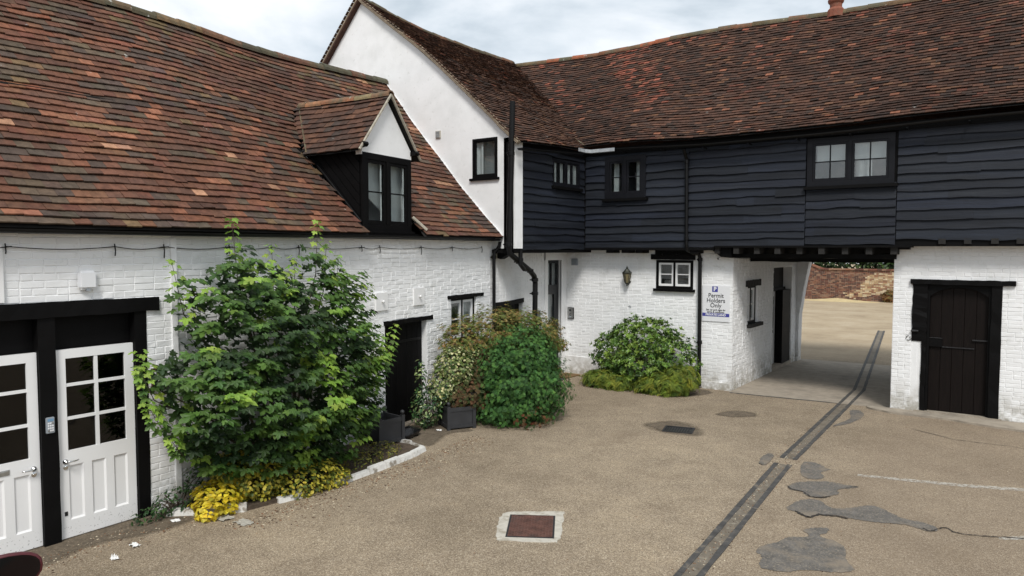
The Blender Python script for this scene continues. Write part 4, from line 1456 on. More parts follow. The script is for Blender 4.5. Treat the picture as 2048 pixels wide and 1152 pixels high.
# left slope slab, verges
mb = MB()
for ya, yb in ((11.98, 12.6), (12.6, 13.2), (13.2, 14.0), (14.0, 15.0), (15.0, 16.5), (16.5, 18.0)):
    ra, rb = PGt(ya, TG) - UP * 0.03, PGt(yb, TG) - UP * 0.03
    la, lb_ = Vector((-17.2, ya, ra.z - 4.11 * 1.03)), Vector((-17.2, yb, rb.z - 4.11 * 1.03))
    d_ = UP * 0.06
    mb.hexa([ra - d_, rb - d_, lb_ - d_, la - d_, ra, rb, lb_, la], lin(70, 50, 42))
mb.build('left_slope', M['tile'], rg)
m1 = MB(); m1.tube([PGt(12.03, t) - UP * 0.012 for t in [k * 0.3 for k in range(20)]] + [PGt(12.03, TG)], 0.05, 6); m1.build('verge', mat('verge_mortar', (0.27, 0.215, 0.155), 0.95, 0.3, 10, 0.6, 40, 0.01), rg)
m1 = MB(); m1.tube([Vector((GA[0], 12.02, 8.97)), Vector((-15, 12.02, 8.97 - 1.91 * 1.03)), Vector((-17, 12.02, 8.97 - 3.91 * 1.03))], 0.04, 6); m1.build('verge', bpy.data.materials['verge_mortar'], rg)
for k in range(28):
    x = GA[0] - 0.1 - k * 0.085
    m1 = MB(); m1.box(Frame((x, 11.95, 8.98 - (GA[0] - x) * 1.03), (1, 0, 1.03)), -0.05, 0.05, -0.12, 0.0, 0.05, 0.065, lin(90, 72, 60)); m1.build('verge_tile', M['tile'], rg, recalc=False)

# return wall in weatherboards
def boards(F, u0, u1, z0, z1, holes, seed, parent, cuts=(), exp_=0.172, n=0.0, slope=0.0):
    rng = random.Random(seed)
    z = z0
    r_ = 0
    while z < z1 - 0.04:
        e = exp_ * rng.uniform(0.88, 1.12)
        zt = min(z + e + 0.03, z1)
        ends = [u0]
        for c in cuts:
            if rng.random() < 0.55 or c in (u0, u1):
                ends.append(c + rng.uniform(-0.5, 0.5))
        ends.append(u1)
        ends = sorted(x for x in ends if u0 <= x <= u1)
        for a, b in zip(ends, ends[1:]):
            if b - a < 0.08:
                continue
            segs = [(a, b)]
            zc = z + e / 2
            for h in holes:
                if h[2] - 0.02 < zc < h[3] + 0.02:
                    ns = []
                    for p, q in segs:
                        if q <= h[0] or p >= h[1]: ns.append((p, q)); continue
                        if p < h[0]: ns.append((p, h[0]))
                        if q > h[1]: ns.append((h[1], q))
                    segs = ns
            for p, q in segs:
                if q - p < 0.05: continue
                mb = MB()
                k = max(4, int((q - p) / 0.09))
                so = rng.uniform(0, 99)
                tl = rng.uniform(-0.006, 0.006)
                th = 0.036 + rng.uniform(-0.005, 0.010)
                hol = rng.random() < 0.25
                tone = rng.uniform(0.62, 1.4)
                bl = rng.uniform(0.95, 1.1)
                col = (0.0092 * tone, 0.0120 * tone, 0.0192 * tone * bl)
                vs = []
                for i in range(k + 1):
                    u = p + (q - p) * i / k
                    w = 0.028 * nz3(u * 1.3, so) + 0.012 * nz3(u * 4.0, so + 5)
                    if hol:
                        w += 0.02 * math.exp(-((u - p - (q - p) * 0.7) / 0.25) ** 2)
                    zb = z + w + tl * (i / k - 0.5) * 2
                    dn = 0.004 * nz3(u * 2.0, so + 9)
                    vs += [F.p(u, n + 0.002, zt), F.p(u, n + th + dn, zb + 0.004), F.p(u, n + th + dn - 0.004, zb), F.p(u, n, zb)]
                fs = []
                for i in range(k):
                    for m_ in range(3):
                        fs.append((4 * i + m_, 4 * i + 4 + m_, 4 * i + 5 + m_, 4 * i + 1 + m_))
                fs += [(0, 1, 2, 3), (4 * k + 3, 4 * k + 2, 4 * k + 1, 4 * k)]
                mb.add(vs, fs, col)
                mb.build('board', M['board'], parent, recalc=False)
        z += e
        r_ += 1
SW = (13.62, 14.80, 4.47, 5.08)
mb = MB()
wall_boxes(mb, FS, 12.1, 15.05, 3.08, 5.35, -0.2, -0.002, [SW])
ret = mb.build('weatherboarding', M['black_paint'], gw)
boards(FS, 12.24, 15.06, 3.06, 5.32, [SW], 71, ret, (13.4,))
mb = vbeam(FS, 12.08, 12.23, -0.12, 0.045, 3.04, 5.26, 12, 0.003); mb.build('corner_post', M['board'] if False else M['black_paint'], gw)
sw = casement(FS, SW[0], SW[1], SW[2], SW[3], 0.03, gw, M['frame_navy'], M['frame_navy'], 2, 1, 0.05, 0.035, 0.028, 2)
sw['label'] = 'two light black window in the weatherboarded return'
room(FS, SW[0], SW[1], SW[2], SW[3], 1.5, -0.22, gw)
for k in range(4):
    curtain(FS, SW[0] + 0.08 + k * 0.28, SW[0] + 0.27 + k * 0.28, SW[2], SW[3], -0.045, gw, amp=0.010, seed=3 + k)
m1 = MB(); m1.box(FS, SW[0] - 0.06, SW[1] + 0.06, -0.05, 0.085, SW[2] - 0.06, SW[2]); m1.build('sill', M['black_paint'], gw)
m1 = MB(); m1.box(FS, 15.03, 15.10, -0.04, 0.045, 3.06, 5.34); m1.build('corner_bead', M['black_paint'], gw)
# jetty underside and bracket
m1 = MB(); m1.box(FS, 12.0, 15.4, -0.8, 0.02, 2.985, 3.055); m1.build('jetty_beam', M['black_paint'], gw)
m1 = MB(); m1.box(FG, -9.6, -8.64, -0.3, -0.01, 3.0, 3.09); m1.build('jetty_plate', M['black_paint'], gw)
m1 = MB(); m1.prism([FG.p(-9.05, 0.02, 3.03), FG.p(-8.72, 0.02, 3.10), FG.p(-8.72, 0.02, 2.99), FG.p(-8.98, 0.02, 2.86), FG.p(-9.06, 0.02, 2.88)], (0, 0.16, 0)); m1.build('bracket', M['black_paint'], gw)
# gutter on the return, new lead at the valley foot
gutter([(-8.44, y, 5.10 + 0.06 * (y - 12)) for y in (12.0, 12.5, 13, 13.5, 14, 14.5)], (1, 0, 0), gw, 0.05)
m1 = MB(); m1.box(FS, 12.2, 15.0, 0.0, 0.05, 5.20, 5.34); m1.build('eaves_board', M['black_paint'], gw)
# tall stack pipe on the gable and the pipes below
pipe([(-8.60, 11.99, 6.04), (-8.64, 11.99, 4.6), (-8.70, 11.99, 3.10)], 0.058, gw, [(-8.635, 11.99, 5.0), (-8.70, 11.99, 3.16)], 'soil_stack')
pipe([(-8.70, 11.99, 3.12), (-8.70, 12.03, 2.98), (-8.72, 12.4, 2.80), (-8.75, 12.85, 2.60), (-8.78, 13.05, 2.48), (-8.80, 13.12, 2.32), (-8.82, 13.12, 0.05)], 0.058, gw,
     [(-8.72, 12.40, 2.80), (-8.75, 12.85, 2.60), (-8.79, 13.09, 2.40), (-8.81, 13.12, 2.1), (-8.81, 13.12, 1.1)], 'soil_pipe')
pipe([(-8.66, 12.36, 3.05), (-8.66, 12.36, 2.74), (-8.70, 12.55, 2.64)], 0.045, gw, [(-8.66, 12.36, 2.85)], 'downpipe')
# lower wall: brick, with low black door, then the entry
CH_ = (0.0, 1.24, 0.0, 1.95)
mb = MB()
wall_boxes(mb, FC, 0.0, LC, 0, 3.05, -0.3, 0, [CH_])
EH = (14.52, 15.14, 0.0, 2.80)
wall_boxes(mb, FD, 14.38, 15.36, 0, 3.05, -0.3, 0, [EH])
low = mb.build('lower_wall', M['brick_white'], gw)
pcs = []
bricks(FC, 0.0, LC, 0.0, 3.0, [CH_], 81, pcs, 0.006, 0.004)
emit(pcs, 'brick', M['brick_white'], low, 'brickwork', cap=200)
mb = MB()
mb.prism([FC.p(-0.05, 0.02, 1.83), FC.p(1.27, 0.02, 1.87), FC.p(1.27, 0.02, 1.97), FC.p(-0.05, 0.02, 1.92)], FC.n * -0.16)
mb.build('lintel', M['black_paint'], gw)
mb = MB(); mb.box(FC, 0.0, 1.24, -0.14, -0.11, 0, 1.9); dd = mb.build('door', M['black_paint'], gw); dd['label'] = 'low black boarded door behind the acer'
for k in range(8):
    m1 = MB(); m1.cbox(FC, 0.01 + k * 0.154, 0.158 + k * 0.154, -0.115, -0.09, 0.02, 1.86, 0.004); m1.build('plank', M['black_paint'], dd)
# entry door (dark, glazed, with a transom light) in a white surround
for u0, u1 in ((14.40, 14.52), (15.14, 15.40)):
    m1 = MB(); m1.box(FD, u0, u1, -0.02, 0.03, 0, 2.98); m1.build('surround', M['white_paint'], gw)
m1 = MB(); m1.box(FD, 14.40, 15.40, -0.02, 0.045, 2.80, 2.99); m1.build('surround', M['white_paint'], gw)
ed = MB()
dn0, dn1 = -0.12, -0.06
for bx_ in ((14.52, 14.585, 0, 2.80), (15.07, 15.14, 0, 2.80), (14.585, 15.07, 2.72, 2.80), (14.585, 15.07, 2.08, 2.20), (14.585, 15.07, 0.0, 0.75), (14.585, 14.66, 0.75, 2.08), (14.94, 15.07, 0.75, 2.08), (14.66, 14.94, 1.97, 2.08)):
    ed.box(FD, bx_[0], bx_[1], dn0, dn1, bx_[2], bx_[3])
ed.box(FD, 14.80, 14.83, dn0, dn1, 2.20, 2.72)
edoor = ed.build('door', mat('charcoal_door_paint', (0.016, 0.017, 0.019), 0.4, 0.1, 6, 0), gw)
edoor['label'] = 'tall narrow charcoal entry door with transom light'
for a, b, c, d in ((14.66, 14.94, 0.75, 1.97), (14.585, 14.80, 2.20, 2.72), (14.83, 15.07, 2.20, 2.72)):
    m1 = MB(); m1.box(FD, a + 0.001, b - 0.001, -0.095, -0.09, c + 0.001, d - 0.001); m1.build('pane', M['glass'], edoor)
curtain(FD, 14.6, 15.0, 0.5, 2.78, -0.2, edoor, seed=8)
m1 = MB(); m1.lathe(FD.p(15.03, -0.06, 1.0), [(0.02, 0), (0.02, 0.02), (0.03, 0.04), (0.02, 0.06)], 10, FD.n); m1.build('handle', M['chrome'], edoor, smooth=True)
m1 = MB(); m1.box(FD, 14.45, 15.2, -0.2, 0.06, -0.02, 0.05); m1.build('threshold', M['concrete'], gw)
# shell behind so no light leaks in
mb = MB()
mb.box(WORLD, -17.0, -16.8, -21.0, -12.4, 0, 5.0)
mb.box(WORLD, -17.0, -9.8, -21.0, -20.8, 0, 5.0)
mb.box(WORLD, -17.0, -9.5, -12.38, -12.1, 0, 3.08)
mb.build('back_wall', M['brick_white'], gw)

# ================================================================== CARRIAGE RANGE (right)
rr = thing('carriage_range', 'black weatherboarded range on white brick with a carriage passage and brown tiled roof', 'building', (-5.2, 15.37, 0))
X1 = 4.0
WR = (-6.97, -6.09, 2.17, 2.82)
DR_ = (-1.70, -0.40, 0.0, 2.44)
mb = MB()
wall_boxes(mb, FRL, -9.40, -5.2, 0, 3.05, -0.3, 0, [WR])
PW, PDr = (16.38, 17.12, 1.36, 2.22), (18.36, 20.05, 0, 2.60)
wall_boxes(mb, FP, 15.67, 20.9, 0, 3.0, -0.3, 0, [PW, PDr])
low_l = mb.build('lower_wall', M['brick_white'], rr)
mb = MB()
wall_boxes(mb, FRL, -2.12, X1, 0, 3.2, -0.3, 0, [DR_])
mb.box(WORLD, -2.12, -1.85, -20.9, -15.67, 0, 3.0)
mb.box(WORLD, -1.85, X1, -20.9, -20.6, 0, 5.3)
mb.box(WORLD, X1 - 0.3, X1, -20.6, -15.67, 0, 5.3)
low = mb.build('lower_wall', M['brick_white'], rr)
mb = MB(); mb.box(WORLD, -9.4, -5.5, -20.9, -20.6, 0, 5.3); mb.build('back_wall', M['brick_white'], rr)
pcs = []
bricks(FRL, -9.36, -5.2, 0.0, 2.98, [WR], 91, pcs, 0.005, 0.003)
bricks(FP, 15.36, 20.9, 0.0, 2.86, [PW, PDr], 92, pcs, 0.014, 0.003)
bricks(FRL, -2.12, 2.0, 0.04, 3.2, [(-1.79, -0.41, 0.0, 2.44)], 93, pcs, 0.004, 0.003)
emit(pcs, 'brick', M['brick_white'], low, 'brickwork')
mb = MB(); mb.box(FRL, -9.36, -8.0, 0.0, 0.045, 0.0, 0.42); mb.build('plinth', M['brick_white'], low)
mb = MB(); mb.box(FRL, -5.85, -5.18, 0.0, 0.05, 0.0, 0.16); mb.build('plinth', M['brick_white'], low)
# small window right of the lantern
beam(FRL, -7.09, -6.04, -0.1, 0.06, 2.83, 2.95, 15, 0.005, 12).build('lintel', M['black_paint'], rr)
m1 = MB(); m1.box(FRL, -6.99, -6.10, -0.05, 0.045, 2.95, 3.07); m1.build('lintel', M['black_paint'], rr)
w1 = casement(FRL, WR[0], WR[1], WR[2], WR[3], 0.02, rr, M['black_paint'], M['white_paint'], 1, 2, 0.06, 0.045, 0.024, 2)
w1['label'] = 'small white two light window beside the black downpipe'
room(FRL, WR[0], WR[1], WR[2], WR[3], 2.0, -0.3, rr)
m1 = MB(); m1.box(FRL, -7.02, -6.04, -0.02, 0.075, 2.11, 2.17); m1.build('sill', M['black_paint'], rr)
# window and door in the passage
beam(FP, 16.22, 17.22, -0.05, 0.05, 2.22, 2.36, 16, 0.008, 10).build('lintel', M['grey_wood'], rr)
w2 = casement(FP, PW[0], PW[1], PW[2], PW[3], -0.05, rr, M['grey_wood'], M['white_paint'], 1, 2, 0.05, 0.05, 0.024, 2)
w2['label'] = 'small casement window in the passage side wall'
room(FP, PW[0], PW[1], PW[2], PW[3], 1.6, -0.3, rr)
m1 = MB(); m1.box(FP, 16.34, 17.3, -0.05, 0.09, 1.28, 1.36); m1.build('sill', M['grey_wood'], rr)
m1 = MB(); m1.box(FP, PDr[0], PDr[1], -0.3, -0.22, 2.06, 2.60); m1.build('overpanel', M['grey_wood'], rr)
m1 = MB(); m1.box(FP, PDr[0], PDr[1], -0.26, -0.16, 1.98, 2.06); m1.build('transom', M['grey_wood'], rr)
m1 = MB(); m1.box(FP, PDr[0] + 0.05, PDr[0] + 0.9, -0.24, -0.20, 0.06, 1.98); wd = m1.build('door', M['door_paint'], rr); wd['label'] = 'white side door deep in the passage'
m1 = MB(); m1.box(FP, PDr[0] + 0.18, PDr[0] + 0.76, -0.205, -0.196, 0.9, 1.85); m1.build('pane', M['glass_dark'], wd)
m1 = MB(); m1.box(FP, PDr[0] + 0.95, PDr[1] - 0.02, -0.22, -0.02, 0.0, 2.0); m1.build('door_leaf', M['black_paint'], rr)
m1 = MB(); m1.box(FP, PDr[0], PDr[1], -0.3, 0.02, -0.02, 0.09); m1.build('threshold', M['concrete'], rr)
# brick haunch at the far end of the passage
mb = MB()
mb.prism([Vector((-5.24, 20.55, 0.0)), Vector((-5.14, 20.55, 0.0)), Vector((-5.12, 20.55, 1.3)), Vector((-5.02, 20.55, 2.0)), Vector((-4.86, 20.55, 2.9)), Vector((-5.24, 20.55, 2.9))], (0, 0.35, 0))
hn = mb.build('haunch', M['brick_white'], rr)
for k in range(36):
    z = 0.06 + k * 0.0745
    w = -5.14 if z < 1.3 else (-5.12 + (z - 1.3) / 0.7 * 0.10 if z < 2.0 else -5.02 + (z - 2.0) / 0.9 * 0.16)
    m1 = MB(); m1.cbox(Frame((0, 20.55, 0), (1, 0, 0)), w - 0.13, w + 0.012 + 0.008 * (k % 2), -0.05, 0.010, z, z + 0.068, 0.006); m1.build('brick', M['brick_white'], hn)
# plank door with oak surround at right
beam(FRL, -1.83, -0.21, -0.1, 0.055, 2.42, 2.51, 17, 0.006, 16).build('lintel', M['black_paint'], rr)
vbeam(FRL, -1.79, -1.55, -0.2, 0.02, 1.35, 2.42, 18, 0.012).build('jamb', M['black_paint'], rr)
vbeam(FRL, -1.63, -1.55, -0.2, 0.018, 0.04, 1.35, 19, 0.008).build('jamb', M['black_paint'], rr)
vbeam(FRL, -0.56, -0.40, -0.2, 0.02, 0.04, 2.42, 20, 0.008).build('jamb', M['black_paint'], rr)
m1 = MB()
m1.box(FRL, -1.70, -1.63, -0.3, -0.003, 0.0, 1.36); m1.build('jamb_backing', M['brick_white'], rr)
ark = []
for k in range(13):
    x = -1.55 + 0.99 * k / 12
    f = abs(k - 6) / 6
    ark.append((x, 2.40 - 0.035 - 0.20 * f ** 2.4))
m1 = MB()
m1.prism([FRL.p(x, -0.03, z) for x, z in ark] + [FRL.p(-0.56, -0.03, 2.42), FRL.p(-1.55, -0.03, 2.42)], FRL.n * -0.09)
m1.build('arched_head', M['black_paint'], rr)
for u in (-1.55, -0.60):
    m1 = MB(); m1.box(FRL, u, u + 0.04, -0.12, -0.02, 0.05, 2.3); m1.build('door_stop', M['black_paint'], rr)
m1 = MB(); m1.box(FRL, -1.55, -0.56, -0.17, -0.12, 0.05, 2.41); pdoor = m1.build('door', M['door_wood'], rr)
pdoor['label'] = 'dark brown plank door with arched head and iron bar'
for k in range(5):
    m1 = MB(); m1.cbox(FRL, -1.51 + k * 0.182, -1.51 + k * 0.182 + 0.179, -0.125, -0.095 - 0.003 * (k % 2), 0.06, 2.36, 0.004); m1.build('plank', M['door_wood'], pdoor)
m1 = MB(); m1.box(FRL, -1.36, -0.80, -0.09, -0.075, 1.255, 1.272); m1.build('bar', M['dark_steel'], pdoor)
m1 = MB(); m1.cbox(FRL, -1.53, -1.30, -0.1, -0.05, 1.255, 1.42, 0.008); m1.build('lock_case', M['black_paint'], pdoor)
m1 = MB(); m1.tube([FRL.p(-1.55, -0.06, 1.36), FRL.p(-1.54, -0.055, 1.41), FRL.p(-1.50, -0.05, 1.425), FRL.p(-1.30, -0.045, 1.425)], 0.008, 6); m1.build('latch_bar', M['dark_steel'], pdoor)
m1 = MB(); m1.box(FRL, -0.83, -0.60, -0.09, -0.06, 1.41, 1.43); m1.build('hinge_strap', M['dark_steel'], pdoor)
m1 = MB(); m1.box(FRL, -1.72, -0.35, -0.3, 0.03, -0.02, 0.055); m1.build('threshold', M['concrete'], rr)
m1 = MB(); m1.tube([FRL.p(-1.80, 0.04, 1.545), FRL.p(-1.68, 0.05, 1.545)], 0.02, 8); m1.build('iron_pin', M['dark_steel'], rr)
m1 = MB()
for k in range(5):
    a_ = k * 1.3
    m1.tube([FRL.p(-1.85 + 0.03 * math.cos(a_), 0.01, 1.40 + 0.05 * math.sin(a_)), FRL.p(-1.84 + 0.05 * math.cos(a_ + 1), 0.025, 1.40 + 0.04 * math.sin(a_ + 1))], 0.006, 5)
m1.build('broken_bracket', M['grey_wood'], rr)
# ---- upper floor
UW1, UW2 = (-8.13, -7.10, 4.23, 5.19), (-3.65, -2.11, 4.29, 5.22)
mb = MB()
wall_boxes(mb, FU, -8.68, X1, 3.12, 5.36, -0.2, -0.002, [UW1, UW2])
up = mb.build('weatherboarding', M['black_paint'], rr)
boards(FU, -8.66, -6.10, 3.07, 5.33, [UW1], 101, up, (-7.4,))
boards(FU, -6.09, -3.68, 3.12, 5.34, [UW2], 102, up, (-5.2, -4.6))
boards(FU, -3.665, -2.075, 3.15, 4.31, [], 103, up, (-3.1,), n=0.004)
boards(FU, -2.06, X1, 3.24, 5.36, [UW2], 104, up, (-1.2, 0.6, 2.2))
for (w_, nx_, lab) in ((UW1, 1, 'black casement nearest the roof valley'), (UW2, 2, 'wide black casement pair reflecting the sky')):
    ww = casement(FU, *w_, 0.05, rr, M['frame_navy'], M['frame_navy'], nx_, 2, 0.10 if nx_ == 2 else 0.11, 0.045, 0.02, 2, depth=0.14, glass='glass_sky' if nx_ == 2 else 'glass')
    ww['label'] = lab
    room(FU, *w_, 2.2, -0.22, rr)
    m1 = MB(); m1.box(FU, w_[0] - 0.05, w_[1] + 0.06, -0.05, 0.10, w_[2] - 0.06, w_[2]); m1.build('sill', M['black_paint'], rr)
curtain(FU, -2.80, -2.52, 4.3, 5.2, -0.14, rr, seed=5)
curtain(FU, -7.42, -7.22, 4.3, 5.2, -0.14, rr, seed=6)
curtain(FU, -7.98, -7.86, 4.3, 5.2, -0.14, rr, seed=7)
m1 = MB(); m1.box(FU, -3.50, -2.28, -0.13, -0.115, 4.78, 5.15); m1.build('backing_panel', M['curtain'], rr)
# floor over the passage with joists and the bressummer
m1 = MB(); m1.box(WORLD, -5.5, -1.8, -20.9, -15.0, 3.10, 3.14); m1.box(WORLD, -9.4, -5.5, -15.4, -15.0, 3.04, 3.10); m1.build('floor_boards', M['black_paint'], rr)
rng = random.Random(15)
for k in range(9):
    x = -5.45 + k * 0.42
    m1 = MB(); m1.box(WORLD, x - 0.055, x + 0.055, -20.6, -15.02 - rng.uniform(0, 0.04), 2.97, 3.10); m1.build('joist', M['grey_wood'] if k < 9 else M['black_paint'], rr)
for k, x in enumerate((-8.0, -7.6, -7.25, -5.95)):
    m1 = MB(); m1.box(WORLD, x - 0.09, x + 0.09, -15.4, -15.03, 2.975, 3.045); m1.build('joist', M['black_paint'], rr)
for k, x in enumerate((-1.32, -0.93, -0.53, -0.17, 0.25, 0.7)):
    m1 = MB(); m1.box(WORLD, x - 0.055, x + 0.055, -15.4, -15.02 - 0.02 * (k % 2), 3.16, 3.255); m1.build('joist', M['grey_wood'], rr)
beam(Frame((0, 15.42, 0), (1, 0, 0)), -5.25, -2.08, -0.16, 0.10, 2.88, 2.975, 25, 0.006, 16).build('bressummer', M['black_paint'], rr)
beam(Frame((0, 16.6, 0), (1, 0, 0)), -5.18, -2.12, -0.14, 0.14, 2.79, 2.97, 26, 0.006, 16).build('cross_beam', M['black_paint'], rr)
beam(Frame((0, 20.7, 0), (1, 0, 0)), -5.18, -2.12, -0.14, 0.14, 2.75, 2.97, 27, 0.006, 16).build('cross_beam', M['black_paint'], rr)
m1 = MB(); m1.prism([FRL.p(-5.56, 0.05, 3.10), FRL.p(-5.56, 0.05, 3.03), FRL.p(-5.38, 0.05, 2.90), FRL.p(-5.16, 0.05, 2.88), FRL.p(-5.16, 0.05, 3.10)], FRL.n * 0.2); m1.build('bressummer_end', M['black_paint'], rr)
m1 = MB(); m1.cbox(FRL, -2.16, -1.85, 0.0, 0.26, 3.06, 3.19, 0.02); m1.build('bressummer_end', M['black_paint'], rr)
# ---- roof
TR = 4.42
def zeave(x):
    return 5.37 + 0.035 * math.sin((x + 9) * 0.9) - 0.05 * math.exp(-((x + 6.0) / 1.3) ** 2)
def PR(x, t):
    f = t / TR
    e, r_ = Vector((x, 14.82, zeave(x))), Vector((x, 18.0, 8.47 + 0.03 * math.sin(x * 0.7) + 0.06 * max(0, (-9 - x) / 4)))
    p = e.lerp(r_, f)
    d = 0.06 * nz3(x * 0.35, t * 0.45, 5.5) + 0.018 * nz3(x * 1.2, t * 1.3, 6.1) - 0.05 * math.sin(math.pi * f)
    return p + Vector((0, -0.7, 0.71)) * d * min(1, t / 0.4 + 0.3) + UP * 0.07 * max(0, 1 - t / 0.6)
def keepR(x, t):
    p = PR(x, t)
    xv = -8.72 - (p.y - 14.93) * (4.18 / 3.07)
    return x > xv - 0.05
palR = [(0.36, (90, 62, 51)), (0.28, (78, 57, 49)), (0.13, (70, 55, 50)), (0.14, (102, 68, 53)), (0.04, (118, 82, 60)), (0.015, (152, 94, 68))]
def colR(x, t, rng):
    a = nz3(x * 0.5, t * 0.55, 8.0)
    red = max(0, nz3(x * 0.7 + t * 0.45, t * 0.25, 2.0)) * (1.6 if x < -7 else 0.35) * max(0, min(1, (t - 1.0) / 2))
    top = 0.10 if t > 4.0 else 0
    pal = palR + [(red * 0.5 + top, (150, 82, 62)), (red * 0.4, (126, 76, 60)), (0.35 * max(0, a), (112, 66, 52))]
    k_ = 1 + 0.28 * nz3(x * 0.3, t * 0.4, 25.0) + 0.12 * nz3(x * 1.0, t * 0.9, 28.0)
    return tuple(v * k_ for v in shade(pick(pal, rng.random()), rng, 0.12))
ro = underlay(PR, -13.0, X1, TR, keepR, rr, 90, 30)
ro.name = 'roof'
pcs = []
tiles(PR, -13.0, 1.6, TR, keepR, colR, 111, pcs, jit=1.3)
emit(pcs, 'tile', M['tile'], ro, 'tiling')
ridge_tiles([PR(x, TR) + UP * 0.02 for x in (-12.9, -12, -11, -10, -9, -8, -7, -6, -5, -4, -3, -2, -1, 0, 1, 2)], ro, r=0.11, seed=17,
            cols=[lin(104, 84, 64), lin(120, 84, 64), lin(92, 80, 60), lin(146, 88, 64), lin(110, 96, 74)])
mb = MB(); mb.add([Vector((-17, 18, 8.5)), Vector((X1, 18, 8.5)), Vector((X1, 21.3, 5.2)), Vector((-17, 21.3, 5.2))], [(0, 1, 2, 3)], lin(96, 66, 54))
mb.build('back_slope', M['tile'], ro, recalc=False)
mb = MB(); mb.add([Vector((X1 - 0.05, 14.9, 5.3)), Vector((X1 - 0.05, 18, 8.45)), Vector((X1 - 0.05, 21, 5.3))], [(0, 1, 2)]); mb.build('end_gable', M['black_paint'], rr, recalc=False)
# valley line
m1 = MB()
pv = []
for k in range(15):
    t = TR * k / 14
    p0 = PR(-9, t)
    xv = -8.72 - (p0.y - 14.93) * (4.18 / 3.07)
    pv.append(PR(xv, t) + UP * 0.03)
m1.tube(pv, [0.022 + 0.006 * math.sin(k * 1.7) for k in range(15)], 6, lin(96, 84, 66))
m1.build('valley', M['ridge'], ro)
gutter([(x, 14.80, zeave(x) - 0.055) for x in [-7.7 + 0.5 * k for k in range(24)]], (0, 1, 0), rr, 0.05)
for k in range(11):
    x = -7.6 + k * 0.95
    m1 = MB(); m1.box(WORLD, x - 0.012, x + 0.012, -15.07, -14.80, zeave(x) - 0.13, zeave(x) - 0.112); m1.build('gutter_bracket', M['black_pipe'], rr)
m1 = MB(); m1.box(FU, -8.68, X1, 0.0, 0.06, 5.25, 5.40); m1.build('eaves_board', M['black_paint'], rr)
# bright lead tray at the valley foot
m1 = MB()
lp = [(-8.42, 14.30), (-8.42, 14.62), (-8.36, 14.76), (-8.15, 14.76), (-7.75, 14.765)]
vs = []
for x, y in lp:
    vs += [Vector((x, y, 5.36)), Vector((x, y, 5.285)), Vector((x - 0.02, y + 0.05, 5.275))]
fs = []
for i in range(len(lp) - 1):
    fs += [(3 * i, 3 * i + 3, 3 * i + 4, 3 * i + 1), (3 * i + 1, 3 * i + 4, 3 * i + 5, 3 * i + 2)]
m1.add(vs, fs); m1.build('lead_tray', M['lead'], rr, recalc=False)
# downpipes at the front
pipe([(-6.12, 14.82, 5.20), (-6.12, 14.88, 5.12), (-6.12, 14.98, 5.0), (-6.10, 14.98, 3.12)], 0.036, rr, [(-6.12, 14.98, 4.95), (-6.10, 14.98, 3.30)])
pipe([(-6.10, 14.98, 3.16), (-6.10, 15.0, 3.06), (-6.02, 15.15, 2.99), (-5.93, 15.27, 2.96), (-5.91, 15.29, 2.86), (-5.89, 15.29, 0.05)], 0.042, rr,
     [(-5.91, 15.29, 2.84), (-5.89, 15.29, 1.02)])
# ridge pot
m1 = MB()
m1.lathe((-3.82, 18.0, 8.45), [(0.19, -0.1), (0.18, 0.06), (0.13, 0.12), (0.135, 0.20), (0.17, 0.24), (0.18, 0.29), (0.12, 0.32), (0.125, 0.40), (0.16, 0.44), (0.16, 0.50), (0.10, 0.52)], 12)
m1.build('ridge_pot', M['terracotta'], ro)

# ================================================================== far garden wall, sand heap, trees beyond
fw = thing('garden_wall', 'old red and cream brick garden wall beyond the carriage passage', 'wall', (-8.5, 46.5, 0))
FW = Frame((0, 46.5, 0), (1, 0, 0))
def wtop(x):
    return 1.80 if x > -10.3 else 1.80 + min(1.3, (-10.3 - x) * 0.40)
mb = MB()
xs = [-20, -13.5, -10.3, 6]
for a, b in zip(xs, xs[1:]):
    mb.hexa([FW.p(a, -0.35, -0.2), FW.p(b, -0.35, -0.2), FW.p(b, 0, -0.2), FW.p(a, 0, -0.2), FW.p(a, -0.35, wtop(a)), FW.p(b, -0.35, wtop(b)), FW.p(b, 0, wtop(b)), FW.p(a, 0, wtop(a))])
core = mb.build('core', M['lime_joint'], fw)
rng = random.Random(31)
pcs = []
redp = [lin(116, 78, 66), lin(102, 70, 62), lin(130, 92, 74), lin(88, 66, 60), lin(138, 108, 90)]
crm = [lin(196, 172, 138), lin(178, 150, 116), lin(205, 188, 158), lin(150, 112, 88)]
row = 0
z = 0.0
while z < 3.0:
    x = -14.5 - (0.12 if row % 2 else 0)
    while x < 0.5:
        w = 0.235 if rng.random() < 0.6 else 0.118
        if z + 0.08 < wtop(x + w / 2):
            pale = nz3(x * 0.35 + 3, z * 1.1, 4.0) + (0.28 if x > -8.6 + 0.5 * z and z > 0.45 else -0.2)
            c = rng.choice(crm) if pale + rng.uniform(-0.15, 0.15) > 0.05 else rng.choice(redp)
            pr = 0.012 + rng.uniform(-0.006, 0.008)
            pcs.append(([FW.p(x + 0.006, -0.01, z + 0.006), FW.p(x + w - 0.006, -0.01, z + 0.006), FW.p(x + w - 0.006, -0.01, z + 0.072), FW.p(x + 0.006, -0.01, z + 0.072),
                         FW.p(x + 0.009, pr, z + 0.009), FW.p(x + w - 0.009, pr, z + 0.009), FW.p(x + w - 0.009, pr, z + 0.069), FW.p(x + 0.009, pr, z + 0.069)],
                        [(4, 7, 6, 5), (0, 4, 5, 1), (1, 5, 6, 2), (2, 6, 7, 3), (3, 7, 4, 0)], c))
        x += w
    z += 0.078
    row += 1
emit(pcs, 'brick', M['brick_red'], core, 'brickwork', cap=200)
x = -14.0
